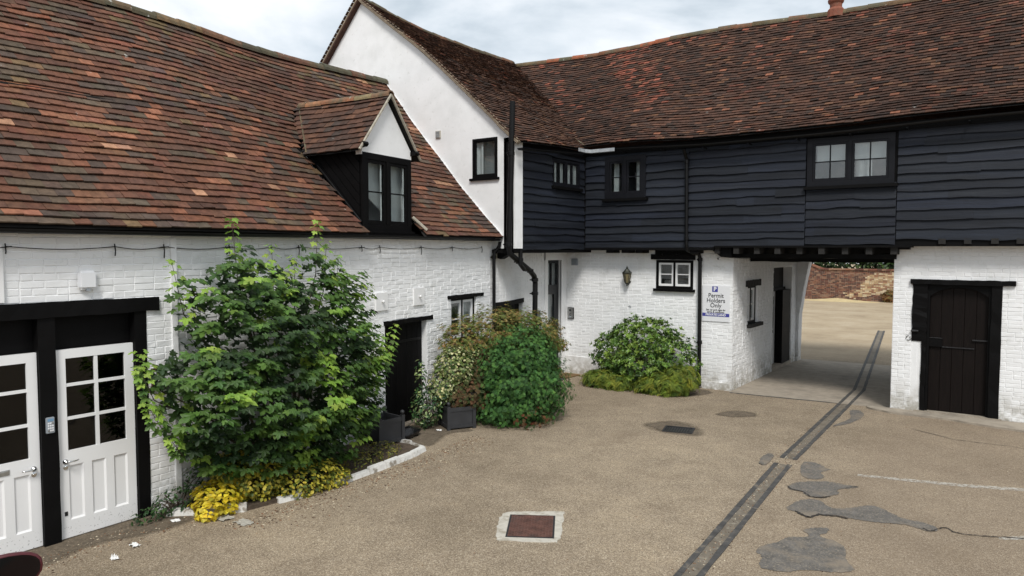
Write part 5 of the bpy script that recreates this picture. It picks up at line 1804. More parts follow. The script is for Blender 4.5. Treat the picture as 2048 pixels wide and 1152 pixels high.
while x < 1.0:
    m1 = MB()
    x2 = x + 0.24
    m1.prism([Vector((x + 0.004, 46.42, wtop(x))), Vector((x2 - 0.004, 46.42, wtop(x2))), Vector((x2 - 0.004, 46.42, wtop(x2) + 0.09)), Vector((x + 0.004, 46.42, wtop(x) + 0.09))], (0, 0.5, 0), rng.choice(redp))
    m1.build('coping_brick', M['brick_red'], fw)
    x = x2
mb = MB()
n_ = 28
vs = []
for i in range(n_):
    for j in range(7):
        a = 2 * math.pi * i / n_
        r_ = j / 6
        h = 0.16 * (1 - r_) ** 1.2 * (1 + 0.4 * nz3(i * 0.9, j * 0.7, 3))
        vs.append(Vector((-9.2 + 2.2 * r_ * math.cos(a) * (1 + 0.15 * nz3(i * 0.7, 1)), 45.6 + 0.85 * r_ * math.sin(a), h + 0.002)))
fs = []
for i in range(n_):
    for j in range(6):
        i2 = (i + 1) % n_
        fs.append((i * 7 + j, i2 * 7 + j, i2 * 7 + j + 1, i * 7 + j + 1))
mb.add(vs, fs)
tag(mb.build('sand_heap', M['sand'], smooth=True, recalc=False), 'low spread of pale yellow sand at the foot of the garden wall', 'sand', kind='stuff')

# ================================================================== foliage tools
def tmpl_oval(l=1.0, w=0.42, fold=0.12, bend=0.15):
    v = [(0, 0, 0), (-w * 0.45, l * 0.28, fold * 0.5), (w * 0.45, l * 0.28, fold * 0.5), (0, l * 0.35, 0.0), (-w * 0.5, l * 0.55, fold * 0.4), (w * 0.5, l * 0.55, fold * 0.4), (0, l, -bend)]
    f = [(0, 3, 1), (0, 2, 3), (1, 3, 4), (3, 2, 5), (4, 3, 6), (3, 5, 6)]
    return v, f
def tmpl_maple():
    lob = []
    for an, ln in ((-112, 0.48), (-62, 0.82), (0, 1.0), (62, 0.82), (112, 0.48)):
        lob.append((an, ln))
    pts = [(0, -0.02)]
    for i, (an, ln) in enumerate(lob):
        a = R(an)
        for da, k in ((-24, 0.66), (-13, 0.80), (0, 1.0), (13, 0.80), (24, 0.66)):
            b = R(an + da)
            pts.append((math.sin(b) * ln * k, math.cos(b) * ln * k))
        if i < 4:
            m_ = R((an + lob[i + 1][0]) / 2)
            pts.append((math.sin(m_) * 0.47, math.cos(m_) * 0.47))
    v = [(0, 0.08, 0.0)] + [(x, y, -0.16 * (x * x + max(0, y) ** 2) + 0.05 * math.sin(7 * math.atan2(x, y))) for x, y in pts]
    n = len(pts)
    f = [(0, 1 + i, 1 + (i + 1) % n) for i in range(n)]
    return v, f
def tmpl_star(n=5):
    v = [(0, 0, 0)]
    f = []
    for k in range(n):
        a = R(-75 + 150 * k / (n - 1))
        l = 1.0 if k == n // 2 else (0.85 if k in (1, n - 2) else 0.6)
        b = len(v)
        v += [(math.sin(a - 0.35) * 0.32, math.cos(a - 0.35) * 0.32, 0.03), (math.sin(a) * l, math.cos(a) * l, -0.12 * l), (math.sin(a + 0.35) * 0.32, math.cos(a + 0.35) * 0.32, 0.03)]
        f += [(0, b, b + 1), (0, b + 1, b + 2)]
    return v, f
def tmpl_spray(n=7, arch=0.3, w=0.09):
    """feathery frond: a rachis with side shoots"""
    v, f = [], []
    def blade(p, q, wd):
        d = (q[0] - p[0], q[1] - p[1])
        L_ = math.hypot(*d) or 1
        s = (-d[1] / L_ * wd, d[0] / L_ * wd)
        b = len(v)
        m_ = ((p[0] + q[0]) / 2, (p[1] + q[1]) / 2, (p[2] + q[2]) / 2 + 0.02)
        v.extend([p, (m_[0] + s[0], m_[1] + s[1], m_[2]), q, (m_[0] - s[0], m_[1] - s[1], m_[2])])
        f.append((b, b + 1, b + 2)); f.append((b, b + 2, b + 3))
    def z(y):
        return -arch * y * y
    blade((0, 0, 0), (0, 1, z(1)), w)
    for k in range(n):
        y = 0.15 + 0.75 * k / n
        l = 0.42 * (1 - 0.6 * k / n)
        for s in (-1, 1):
            blade((0, y, z(y)), (s * l, y + l * 0.75, z(y) - 0.08 * l), w * 0.8)
    return v, f
def tmpl_rosette(n=6):
    v, f = [], []
    lv, lf = tmpl_oval(1.0, 0.40, 0.10, 0.22)
    for k in range(n):
        a = 2 * math.pi * k / n + 0.3 * (k % 2)
        t = R(52 if k % 2 else 30)
        b = len(v)
        for x, y, z in lv:
            y2, z2 = y * math.cos(t) - z * math.sin(t), y * math.sin(t) + z * math.cos(t)
            v.append((x * math.cos(a) - y2 * math.sin(a), x * math.sin(a) + y2 * math.cos(a), z2))
        f += [tuple(i + b for i in q) for q in lf]
    return v, f
TM = dict(maple=tmpl_maple(), round=tmpl_oval(1.0, 0.72, 0.10, 0.12), fine=tmpl_spray(5, 0.3, 0.075), oval=tmpl_oval(), star=tmpl_star(), spray=tmpl_spray(), rosette=tmpl_rosette(), frond=tmpl_spray(11, 0.55, 0.030))

def leaf(out, kind, p, nrm, axis, size, col, rng):
    """one leaf as a piece: template laid with its axis (tip) and normal"""
    nrm = nrm.normalized()
    y = (axis - nrm * axis.dot(nrm))
    if y.length < 1e-4:
        y = nrm.orthogonal()
    y.normalize()
    x = y.cross(nrm)
    tv, tf = TM[kind]
    out.append(([p + (x * a + y * b + nrm * c) * size for a, b, c in tv], tf, col))

def rvec(rng):
    while True:
        v = Vector((rng.uniform(-1, 1), rng.uniform(-1, 1), rng.uniform(-1, 1)))
        if 0.05 < v.length < 1:
            return v.normalized()

def jitter(c, rng, k=0.15):
    f = max(0.5, 1 + rng.gauss(0, k))
    return (c[0] * f * (1 + rng.gauss(0, 0.06)), c[1] * f, c[2] * f * (1 + rng.gauss(0, 0.08)))

def blob_leaves(out, kind, blobs, count, size, cols, rng, inner=0.72, up=0.35, rough=0.25, nscale=2.5, floor=0.02, wall=None, droop=0.0, spread=0.5):
    """leaves through the outer shell of lumpy ellipsoids (centre, radii)"""
    tot = sum((b[1][0] * b[1][1] + b[1][0] * b[1][2] + b[1][1] * b[1][2]) for b in blobs)
    for c, r_ in blobs:
        c = Vector(c)
        k = int(count * (r_[0] * r_[1] + r_[0] * r_[2] + r_[1] * r_[2]) / tot)
        for _ in range(k):
            d = rvec(rng)
            lump = 1 + rough * noise.noise(d * nscale + c)
            s = (inner + (1.02 - inner) * rng.random() ** 0.5) * lump
            p = c + Vector((d.x * r_[0], d.y * r_[1], d.z * r_[2])) * s
            if p.z < floor:
                continue
            if wall and (p - wall.o).dot(wall.n) < 0.05:
                continue
            hid = False
            for c2, r2 in blobs:
                if c2 is c: continue
                q = p - Vector(c2)
                if (q.x / r2[0]) ** 2 + (q.y / r2[1]) ** 2 + (q.z / r2[2]) ** 2 < 0.45:
                    hid = True
                    break
            if hid:
                continue
            o = Vector((d.x / r_[0], d.y / r_[1], d.z / r_[2])).normalized()
            nrm = (o + UP * up + rvec(rng) * spread)
            ax = (o * 0.6 + rvec(rng) * 0.8 - UP * droop)
            leaf(out, kind, p, nrm, ax, size * rng.uniform(0.7, 1.25), jitter(rng.choice(cols), rng), rng)

def foliage(pieces, name, material, parent, cap=0, single='leaf'):
    if cap:
        emit(pieces, single, material, parent, name, cap)
        return
    mb = MB()
    for v, f, c in pieces:
        mb.add(v, f, c)
    o = mb.build(name, material, parent, recalc=False)
    o['kind'] = 'stuff'
    return o

def tuft_stems(base, tips, r0, parent, rng, name='stem', material='bark'):
    for t in tips:
        b = Vector(base) + Vector((rng.uniform(-0.08, 0.08), rng.uniform(-0.08, 0.08), 0))
        t = Vector(t)
        m_ = b.lerp(t, 0.5) + Vector((rng.uniform(-0.08, 0.08), rng.uniform(-0.08, 0.08), 0.12))
        mb = MB()
        pts = [b, b.lerp(m_, 0.5) + Vector((0, 0, 0.03)), m_, m_.lerp(t, 0.5) + Vector((0, 0, 0.02)), t]
        mb.tube(pts, [r0, r0 * 0.85, r0 * 0.65, r0 * 0.45, r0 * 0.2], 6)
        mb.build(name, M[material], parent, recalc=False, smooth=True)

# ------------------------------------------------------------------ planted bed and its kerb
kerb_pts = [(-8.02, 4.34), (-7.72, 4.62), (-7.40, 4.98), (-7.28, 5.7), (-7.27, 6.45), (-7.30, 7.1), (-7.36, 7.7), (-7.46, 8.08), (-7.78, 8.13), (-8.15, 8.12)]
bed = sheet('bed_soil', [(-8.16, 4.4)] + kerb_pts + [(-8.58, 8.1), (-8.5, 7.0), (-8.35, 6.0), (-8.18, 4.62)], 0.045, 0.09, M['soil'], seed=61, sub=3)
structure(bed, 'dark soil of the planting bed under the sycamore', 'soil')
kb = thing('bed_kerb', 'flaking white painted kerb around the planting bed', 'kerb', (-7.3, 6.4, 0))
rng = random.Random(62)
for a, b in zip(kerb_pts, kerb_pts[1:]):
    A, B = Vector((*a, 0)), Vector((*b, 0))
    nseg = max(1, round((B - A).length / 0.35))
    for k in range(nseg):
        if 5.1 < A.lerp(B, (k + 0.5) / nseg).y < 5.9 and rng.random() < 0.6:
            continue
        p, q = A.lerp(B, k / nseg), A.lerp(B, (k + 0.98) / nseg)
        F = Frame(p, (q - p))
        mb = MB()
        w, h = rng.uniform(0.045, 0.06), rng.uniform(0.065, 0.10)
        ln = (q - p).length
        r1, r2 = rng.uniform(-0.008, 0.008), rng.uniform(-0.008, 0.008)
        mb.hexa([F.p(0, -w, -0.02), F.p(ln, -w, -0.02), F.p(ln, w, -0.02), F.p(0, w, -0.02), F.p(0.006, -w * 0.7, h + r1), F.p(ln - 0.006, -w * 0.7, h + r2), F.p(ln - 0.006, w * 0.6, h + r2 - 0.01), F.p(0.006, w * 0.6, h + r1 - 0.01)])
        mb.build('kerb_stone', M['kerb_white'], kb, bevel=0.008)

# ------------------------------------------------------------------ sycamore
syc = thing('sycamore_shrub', 'large multi stemmed sycamore with broad lobed leaves growing against the white wall', 'shrub', FB.p(1.25, 0.45, 0))
rng = random.Random(2024)
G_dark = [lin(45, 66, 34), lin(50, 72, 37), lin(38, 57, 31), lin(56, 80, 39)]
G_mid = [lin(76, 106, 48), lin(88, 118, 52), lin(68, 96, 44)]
G_new_lit = [lin(130, 162, 66), lin(118, 154, 62), lin(142, 168, 72)]  # young leaves, also the highlights painted into the outer sprays
pcs = []
body = [(-0.74, 1.75), (-0.66, 1.55), (-0.62, 1.25), (-0.42, 0.95), (-0.15, 0.62), (0.15, 0.40), (0.7, 0.22), (1.5, 0.12), (2.1, 0.18), (2.42, 0.45), (2.62, 0.9), (2.68, 1.35), (2.62, 1.8), (2.52, 2.2), (2.50, 2.65), (2.32, 2.85), (2.12, 2.80), (1.95, 3.12), (1.72, 3.22), (1.52, 2.85), (1.30, 2.78), (1.08, 2.98), (0.88, 2.70), (0.62, 3.0), (0.38, 3.20), (0.2, 2.95), (0.16, 2.55), (-0.02, 2.62), (-0.20, 2.78), (-0.26, 2.5), (-0.12, 2.2), (-0.2, 2.0), (-0.5, 1.92)]
def inside(u, z, poly):
    c = False
    for (x1, y1), (x2, y2) in zip(poly, poly[1:] + poly[:1]):
        if (y1 > z) != (y2 > z) and u < (x2 - x1) * (z - y1) / (y2 - y1) + x1:
            c = not c
    return c
def edge_d(u, z, poly):
    best = 9
    for (x1, y1), (x2, y2) in zip(poly, poly[1:] + poly[:1]):
        dx, dy = x2 - x1, y2 - y1
        t = max(0, min(1, ((u - x1) * dx + (z - y1) * dy) / (dx * dx + dy * dy)))
        best = min(best, math.hypot(u - x1 - t * dx, z - y1 - t * dy))
    return best
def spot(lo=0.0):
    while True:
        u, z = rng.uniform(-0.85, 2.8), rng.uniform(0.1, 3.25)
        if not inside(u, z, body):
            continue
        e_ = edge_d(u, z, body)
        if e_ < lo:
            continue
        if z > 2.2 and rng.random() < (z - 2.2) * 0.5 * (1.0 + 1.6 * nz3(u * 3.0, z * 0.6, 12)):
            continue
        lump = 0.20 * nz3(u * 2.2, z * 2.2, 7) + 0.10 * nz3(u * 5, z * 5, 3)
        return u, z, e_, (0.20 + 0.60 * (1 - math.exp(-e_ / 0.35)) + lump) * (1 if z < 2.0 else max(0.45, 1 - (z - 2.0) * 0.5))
# inner leaves, the shade inside the crown put into their dark greens
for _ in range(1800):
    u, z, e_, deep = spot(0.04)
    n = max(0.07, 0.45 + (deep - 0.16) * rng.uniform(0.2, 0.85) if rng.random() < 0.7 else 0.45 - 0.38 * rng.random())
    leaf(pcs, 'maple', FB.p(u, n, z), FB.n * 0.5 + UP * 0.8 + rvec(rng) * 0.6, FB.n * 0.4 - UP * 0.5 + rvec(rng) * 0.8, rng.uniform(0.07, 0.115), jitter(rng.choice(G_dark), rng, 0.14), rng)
# outer sprays: leaf pairs round a shoot end, nearly level, new growth, highlights and shade put into their greens
for _ in range(340):
    u, z, e_, deep = spot()
    c0 = FB.p(u, max(0.12, 0.5 + deep * rng.uniform(0.82, 1.05)), z)
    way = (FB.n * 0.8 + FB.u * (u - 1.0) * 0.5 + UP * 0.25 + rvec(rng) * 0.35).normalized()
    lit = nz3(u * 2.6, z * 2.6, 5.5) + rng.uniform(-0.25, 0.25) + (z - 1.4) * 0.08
    pal = G_new_lit if lit > 0.32 else (G_mid if lit > -0.2 else G_dark)
    side = way.cross(UP).normalized()
    k = rng.randint(5, 9)
    for j in range(k):
        f = j / (k - 1)
        s_ = 1 if j % 2 else -1
        d = (side * s_ * (1.0 - 0.6 * f) + way * (0.25 + 0.9 * f)).normalized()
        q = c0 + way * (0.19 * f - 0.12) + d * (0.06 + 0.04 * (1 - f)) - UP * 0.015 * (1 - f)
        leaf(pcs, 'maple', q, UP * 0.95 + way * 0.50 + d * 0.25 + rvec(rng) * 0.28, d - UP * 0.28, rng.uniform(0.085, 0.140) * (1.05 - 0.35 * f), jitter(rng.choice(pal), rng, 0.10), rng)
# leading shoots with paired leaves and pale tips
tips = [(0.36, 3.40, 0.55), (0.58, 3.05, 0.4), (1.73, 3.42, 0.60), (1.06, 3.10, 0.45), (2.0, 3.15, 0.5), (-0.34, 2.92, 0.40), (-0.20, 2.6, 0.5), (0.84, 2.92, 0.35), (2.3, 2.95, 0.45), (2.47, 2.75, 0.4), (1.5, 2.95, 0.4),
        (3.30, 1.72, 0.45), (3.55, 1.85, 0.50), (3.45, 1.52, 0.5), (2.95, 1.95, 0.4), (-0.80, 1.80, 0.45), (-0.72, 1.95, 0.35), (-0.78, 1.42, 0.55), (2.85, 2.2, 0.35), (2.9, 1.1, 0.6), (2.8, 0.7, 0.7), (-0.55, 1.0, 0.6)]
base = FB.p(1.25, 0.45, 0.03)
for (u, z, n) in tips:
    t = FB.p(u, n, z)
    b = base + FB.u * rng.uniform(-0.2, 0.2)
    m1_ = FB.p(1.25 + (u - 1.25) * 0.55, 0.45, z * 0.52)
    m2_ = FB.p(1.25 + (u - 1.25) * 0.92, n * 0.9 + 0.05, z * 0.80)
    path = [b, b.lerp(m1_, 0.5) + UP * 0.08, m1_, m1_.lerp(m2_, 0.5) + UP * 0.03, m2_, m2_.lerp(t, 0.5), t]
    mb = MB(); mb.tube(path, [0.018, 0.016, 0.012, 0.009, 0.006, 0.004, 0.002], 6)
    mb.build('stem', M['bark'], syc, recalc=False, smooth=True)
    side = rng.uniform(0, 3)
    for k in range(15):
        f = k / 14
        p = m1_.lerp(m2_, 0.4 + f * 1.8) if f < 0.333 else m2_.lerp(t, (f - 0.333) / 0.667)
        a = side + k * math.pi / 2
        for s in (0, math.pi):
            d = Vector((math.cos(a + s), math.sin(a + s), 0))
            pet = 0.10 * (1.1 - 0.6 * f)
            q = p + d * pet + UP * 0.03
            if (q - FB.o).dot(FB.n) < 0.04:
                q += FB.n * (0.05 - (q - FB.o).dot(FB.n))
            c = rng.choice(G_new_lit if f > 0.6 or rng.random() < 0.25 else G_mid)
            leaf(pcs, 'maple', q, UP * 0.9 + d * 0.45 + FB.n * 0.35 + rvec(rng) * 0.3, d - UP * 0.35, (0.120 - 0.055 * f) * rng.uniform(0.8, 1.15), jitter(c, rng, 0.12), rng)
    for k in range(3):
        leaf(pcs, 'maple', t + rvec(rng) * 0.02, UP + rvec(rng) * 0.6, rvec(rng), 0.04, jitter(rng.choice(G_new_lit), rng), rng)
foliage(pcs, 'foliage', M['leaf'], syc, 300)

# ------------------------------------------------------------------ low planting in front of it
def low_shrub(name, label, blobs, kind, count, size, cols, material='leaf', up=0.7, seed=1, base=None, **kw):
    rng = random.Random(seed)
    c0 = Vector(blobs[0][0])
    t = thing(name, label, 'shrub', base or (c0.x, c0.y, 0), kw.pop('group', None))
    out = []
    blob_leaves(out, kind, blobs, count, size, cols, rng, up=up, **kw)
    foliage(out, 'foliage', M[material], t)
    tuft_stems((c0.x, c0.y, 0.0), [(b[0][0] + rng.uniform(-0.5, 0.5) * b[1][0], b[0][1] + rng.uniform(-0.5, 0.5) * b[1][1], b[0][2] + 0.4 * b[1][2]) for b in blobs for _ in range(4)], 0.010, t, rng)
    return t, out
YEL = [lin(214, 192, 50), lin(226, 204, 64), lin(198, 178, 44), lin(182, 170, 58)]
VAR = [lin(190, 178, 62), lin(204, 190, 78), lin(110, 118, 46), lin(168, 160, 58), lin(84, 98, 42)]
low_shrub('golden_euonymus', 'bright yellow leaved low shrub at the left corner of the bed',
          [((-7.66, 4.74, 0.16), (0.26, 0.26, 0.22)), ((-7.78, 4.95, 0.18), (0.25, 0.22, 0.22)), ((-7.55, 4.58, 0.12), (0.16, 0.16, 0.14))], 'round', 1300, 0.066, YEL, up=1.0, seed=71)
low_shrub('variegated_euonymus', 'yellow and green variegated low shrub sprawling over the kerb below the sycamore',
          [((-7.42, 5.85, 0.18), (0.30, 0.50, 0.22)), ((-7.62, 5.30, 0.30), (0.30, 0.40, 0.26)), ((-7.72, 5.05, 0.45), (0.24, 0.30, 0.26)), ((-7.30, 6.15, 0.10), (0.18, 0.28, 0.12))], 'round', 4200, 0.048, VAR, up=0.8, seed=72)
low_shrub('green_groundcover', 'dark green trailing ground cover between the white door and the yellow shrub',
          [((-8.02, 4.45, 0.14), (0.13, 0.28, 0.18)), ((-7.98, 4.15, 0.08), (0.09, 0.24, 0.10)), ((-8.0, 4.85, 0.30), (0.14, 0.30, 0.28))], 'oval', 620, 0.06, [lin(52, 78, 44), lin(66, 92, 50), lin(44, 66, 40)], up=0.6, seed=73, wall=FA)
low_shrub('weed_tuft', 'small yellow green weeds at the right end of the bed by the kerb',
          [((-7.75, 7.35, 0.10), (0.30, 0.40, 0.12)), ((-7.55, 6.9, 0.12), (0.22, 0.35, 0.14))], 'oval', 700, 0.045, [lin(120, 122, 52), lin(92, 104, 50), lin(140, 132, 60)], up=0.8, seed=74)

# ------------------------------------------------------------------ planters, bag
def planter(name, label, centre, rot, size, h, seed, group='grey box planters with ball finials'):
    t = thing(name, label, 'planter', centre, group)
    F = Frame(centre, (math.cos(rot), math.sin(rot), 0))
    s = size / 2
    p = 0.028
    for su in (-1, 1):
        for sn in (-1, 1):
            m1 = MB(); m1.box(F, su * s - p, su * s + p, sn * s - p, sn * s + p, 0.0, h + 0.03); post = m1.build('corner_post', M['planter'], t)
            m1 = MB(); m1.lathe(F.p(su * s, sn * s, h + 0.03), [(0.012, 0), (0.014, 0.012), (0.028, 0.026), (0.034, 0.045), (0.028, 0.064), (0.012, 0.076)], 12); m1.build('finial', M['planter'], post, smooth=True)
    for k in range(4):
        a = rot + k * math.pi / 2
        G = Frame(Vector(centre), (math.cos(a), math.sin(a), 0))
        m1 = MB(); m1.box(G, -s + p, s - p, s - 0.010, s + 0.006, 0.04, h - 0.01); pan = m1.build('side_panel', M['planter'], t)
        for z0, z1 in ((0.03, 0.085), (h - 0.065, h)):
            m1 = MB(); m1.box(G, -s + p, s - p, s - 0.014, s + 0.018, z0, z1); m1.build('rail', M['planter'], pan)
    m1 = MB(); m1.box(F, -s + 0.012, s - 0.012, -s + 0.012, s - 0.012, 0.05, h - 0.12); m1.build('compost', M['soil'], t)
    return t
planter('box_planter', 'dark grey box planter standing empty beside the black door', (-8.20, 7.93, 0.045), 1.45, 0.44, 0.40, 1)
planter('box_planter', 'dark grey box planter overflowing with plants below the variegated shrub', (-8.02, 9.52, 0), 1.05, 0.46, 0.38, 2)
mb = MB()
vs, fs = [], []
n1_, n2_ = 18, 10
for i in range(n2_ + 1):
    th = math.pi * i / n2_
    for k in range(n1_):
        ph = 2 * math.pi * k / n1_
        d = Vector((math.sin(th) * math.cos(ph), math.sin(th) * math.sin(ph), math.cos(th)))
        r_ = 1 + 0.28 * noise.noise(d * 3.0 + Vector((3, 1, 2))) + 0.12 * noise.noise(d * 8.0)
        vs.append(Vector((-8.20 + 0.15 * d.x * r_, 8.48 + 0.26 * d.y * r_, max(0.0, 0.075 + 0.10 * d.z * r_))))
for i in range(n2_):
    for k in range(n1_):
        fs.append((i * n1_ + k, i * n1_ + (k + 1) % n1_, (i + 1) * n1_ + (k + 1) % n1_, (i + 1) * n1_ + k))
mb.add(vs, fs)
tag(mb.build('bin_bag', M['bag'], smooth=True, recalc=False), 'crumpled black plastic bag on the ground beside the empty planter', 'bag')

# ------------------------------------------------------------------ mixed shrubs by the low doors
low_shrub('japanese_acer', 'japanese acer with bronze and green feathery leaves under the casement window',
          [((-8.0, 10.75, 1.55), (0.62, 0.80, 0.44)), ((-7.9, 11.45, 1.50), (0.58, 0.75, 0.40)), ((-8.28, 10.1, 1.42), (0.42, 0.52, 0.40)), ((-8.15, 12.35, 1.28), (0.38, 0.55, 0.24)), ((-8.15, 12.85, 1.05), (0.26, 0.40, 0.12)), ((-8.3, 10.6, 0.9), (0.5, 0.7, 0.5)), ((-8.2, 12.75, 0.55), (0.25, 0.3, 0.10))], 'star', 10500, 0.066,
          [lin(130, 120, 64), lin(116, 118, 58), lin(142, 112, 68), lin(104, 114, 54), lin(148, 130, 76), lin(94, 110, 52), lin(110, 122, 58)], up=0.9, seed=81, base=(-8.25, 10.8, 0), rough=0.5, nscale=3.5, inner=0.6)
low_shrub('silver_euonymus', 'cream and green variegated shrub between the black door and the acer',
          [((-8.12, 9.62, 1.02), (0.32, 0.42, 0.36)), ((-8.02, 10.15, 1.12), (0.32, 0.36, 0.30)), ((-8.2, 9.4, 0.72), (0.26, 0.30, 0.32))], 'round', 4200, 0.052,
          [lin(190, 188, 142), lin(176, 178, 126), lin(98, 116, 62), lin(126, 138, 80), lin(74, 96, 50)], up=0.6, seed=82)
low_shrub('ivy_clump', 'dark green ivy spilling over the ground beside the black door',
          [((-8.36, 9.12, 0.35), (0.24, 0.30, 0.38)), ((-8.22, 9.35, 0.55), (0.24, 0.28, 0.26)), ((-8.38, 9.0, 0.78), (0.09, 0.10, 0.42))], 'oval', 900, 0.075,
          [lin(50, 80, 44), lin(62, 94, 50), lin(40, 66, 38), lin(128, 144, 92)], 'leaf_gloss', up=0.4, seed=83, wall=FB)
low_shrub('bronze_heather', 'brownish drying plants filling the right hand planter',
          [((-7.88, 9.78, 0.55), (0.30, 0.36, 0.34)), ((-8.0, 9.55, 0.5), (0.22, 0.24, 0.26)), ((-7.85, 10.05, 0.95), (0.26, 0.30, 0.40))], 'fine', 1900, 0.085,
          [lin(98, 82, 56), lin(82, 84, 50), lin(104, 76, 54), lin(70, 84, 48)], 'needle', up=0.5, seed=84)
t, _ = low_shrub('dwarf_conifer', 'rounded dense dark green dwarf conifer in front of the acer',
          [((-7.42, 10.42, 0.62), (0.66, 0.68, 0.66)), ((-7.42, 10.62, 1.22), (0.52, 0.56, 0.50)), ((-7.22, 10.75, 0.55), (0.60, 0.62, 0.60)), ((-7.60, 10.20, 1.0), (0.40, 0.42, 0.44)), ((-7.2, 10.75, 1.05), (0.42, 0.44, 0.42)), ((-7.45, 10.3, 0.25), (0.62, 0.62, 0.34))], 'fine', 21000, 0.075,
          [lin(68, 106, 54), lin(58, 92, 48), lin(78, 116, 58), lin(86, 124, 62), lin(52, 80, 44)], 'needle', up=0.35, seed=85, rough=0.55, nscale=4.5, inner=0.62, base=(-7.4, 10.45, 0), droop=0.2)
rng = random.Random(86)
out = []
blob_leaves(out, 'fine', [((-7.0, 10.25, 0.16), (0.42, 0.40, 0.2))], 260, 0.07, [lin(112, 66, 48), lin(96, 74, 48), lin(66, 84, 50)], rng, up=0.4)
fo = foliage(out, 'dead_foliage', M['needle'], t)

# laurel and junipers by the lantern wall
low_shrub('laurel_bush', 'rounded glossy green laurel bush against the white wall below the lantern',
          [((-7.0, 14.72, 0.92), (0.86, 0.52, 0.62)), ((-7.62, 14.65, 0.72), (0.52, 0.46, 0.52)), ((-6.30, 14.75, 0.66), (0.56, 0.46, 0.52)), ((-7.0, 14.6, 0.50), (0.95, 0.52, 0.48)), ((-6.75, 14.75, 1.18), (0.45, 0.40, 0.34)), ((-7.3, 14.7, 1.12), (0.42, 0.40, 0.34))], 'rosette', 3600, 0.080,
          [lin(96, 126, 54), lin(82, 112, 48), lin(112, 140, 60), lin(66, 92, 42), lin(126, 152, 68)], 'leaf_gloss', up=0.7, seed=91, wall=FRL, rough=0.45, nscale=3.2, inner=0.42)
for i, (bl, lab, n) in enumerate(([[((-6.25, 14.25, 0.22), (0.50, 0.34, 0.24)), ((-5.95, 14.4, 0.38), (0.32, 0.32, 0.26)), ((-6.55, 14.2, 0.15), (0.3, 0.25, 0.16))], 'golden green juniper spreading at the right foot of the laurel', 560],
                                  [[((-7.75, 14.22, 0.18), (0.42, 0.30, 0.20)), ((-7.35, 14.15, 0.14), (0.34, 0.25, 0.16))], 'golden green juniper spreading at the left foot of the laurel', 420])):
    low_shrub('golden_juniper', lab, bl, 'frond', int(n * 2.2), 0.17, [lin(128, 142, 58), lin(112, 130, 56), lin(146, 152, 64), lin(88, 110, 52)], 'needle', up=1.1, seed=93 + i, rough=0.4, group='golden junipers below the laurel')

# trees beyond the garden wall
def far_tree(x, y, h, w, seed, lab):
    rng = random.Random(seed)
    t = thing('tree', lab, 'tree', (x, y, 0), 'trees beyond the garden wall')
    mb = MB(); mb.tube([Vector((x, y, 0)), Vector((x + 0.1, y, h * 0.3)), Vector((x - 0.05, y, h * 0.6)), Vector((x, y, h * 0.85))], [0.22, 0.17, 0.10, 0.04], 8)
    mb.build('trunk', M['bark'], t, smooth=True, recalc=False)
    out = []
    bl = [((x + rng.uniform(-0.6, 0.6) * w, y + rng.uniform(-0.5, 0.5) * w, h * rng.uniform(0.35, 0.85)), (w * rng.uniform(0.35, 0.6),) * 2 + (h * rng.uniform(0.16, 0.26),)) for _ in range(8)] + [((x + dx_, y - 0.3, 2.2), (w * 0.55, w * 0.5, 1.5)) for dx_ in (-0.9, 0.0, 0.9)]
    blob_leaves(out, 'oval', bl, 5200, 0.34, [lin(44, 62, 34), lin(36, 52, 30), lin(56, 76, 38), lin(70, 90, 44)], rng, up=0.6, rough=0.5, inner=0.4)
    foliage(out, 'crown', M['leaf'], t)
far_tree(-11.2, 49.2, 6.0, 2.0, 1, 'dark leafy tree left behind the garden wall')
far_tree(-8.6, 49.6, 6.6, 2.2, 2, 'dark leafy tree in the middle behind the garden wall')
far_tree(-6.0, 49.0, 5.8, 2.0, 3, 'dark leafy tree right behind the garden wall')
far_tree(-14.0, 50.0, 6.8, 2.2, 4, 'dark leafy tree at the raised end of the garden wall')
far_tree(-3.2, 49.8, 6.4, 2.2, 5, 'dark leafy tree farthest right behind the garden wall')
low_shrub('dry_shrub', 'dry orange brown shrub at the foot of the far brick wall',
          [((-6.5, 46.1, 0.35), (0.4, 0.25, 0.4))], 'fine', 260, 0.22, [lin(150, 110, 66), lin(130, 92, 56), lin(110, 100, 60)], 'needle', seed=97)

# ------------------------------------------------------------------ things fixed to the walls
# alarm box over the white doors
t = thing('wall_alarm_box', 'white rounded plastic box on the wall above the white doors', 'alarm box', FA.p(3.6, 0.02, 2.64))
m1 = MB(); m1.box(FA, 3.51, 3.70, 0.005, 0.07, 2.645, 2.85); m1.build('case', M['plastic_white'], t, bevel=0.025)
m1 = MB(); m1.box(FA, 3.585, 3.625, 0.03, 0.06, 2.632, 2.652); m1.build('sensor', M['plastic_grey'], t)
# keypad
t = thing('door_keypad', 'grey door entry keypad on the black post between the white doors', 'keypad', FA.p(3.205, 0.012, 1.18))
m1 = MB(); m1.box(FA, 3.165, 3.245, 0.008, 0.035, 1.18, 1.345); m1.build('case', M['plastic_grey'], t, bevel=0.006)
m1 = MB(); m1.box(FA, 3.177, 3.233, 0.0345, 0.037, 1.305, 1.332); m1.build('display', mat('blue_display', (0.16, 0.30, 0.45), 0.3, 0.02, 3, 0), t)
for i in range(3):
    for j in range(4):
        m1 = MB(); m1.cbox(FA, 3.178 + i * 0.0195, 3.193 + i * 0.0195, 0.034, 0.041, 1.20 + j * 0.025, 1.217 + j * 0.025, 0.002); m1.build('key', M['plastic_white'] if (i + j) % 5 else M['steel'], t)
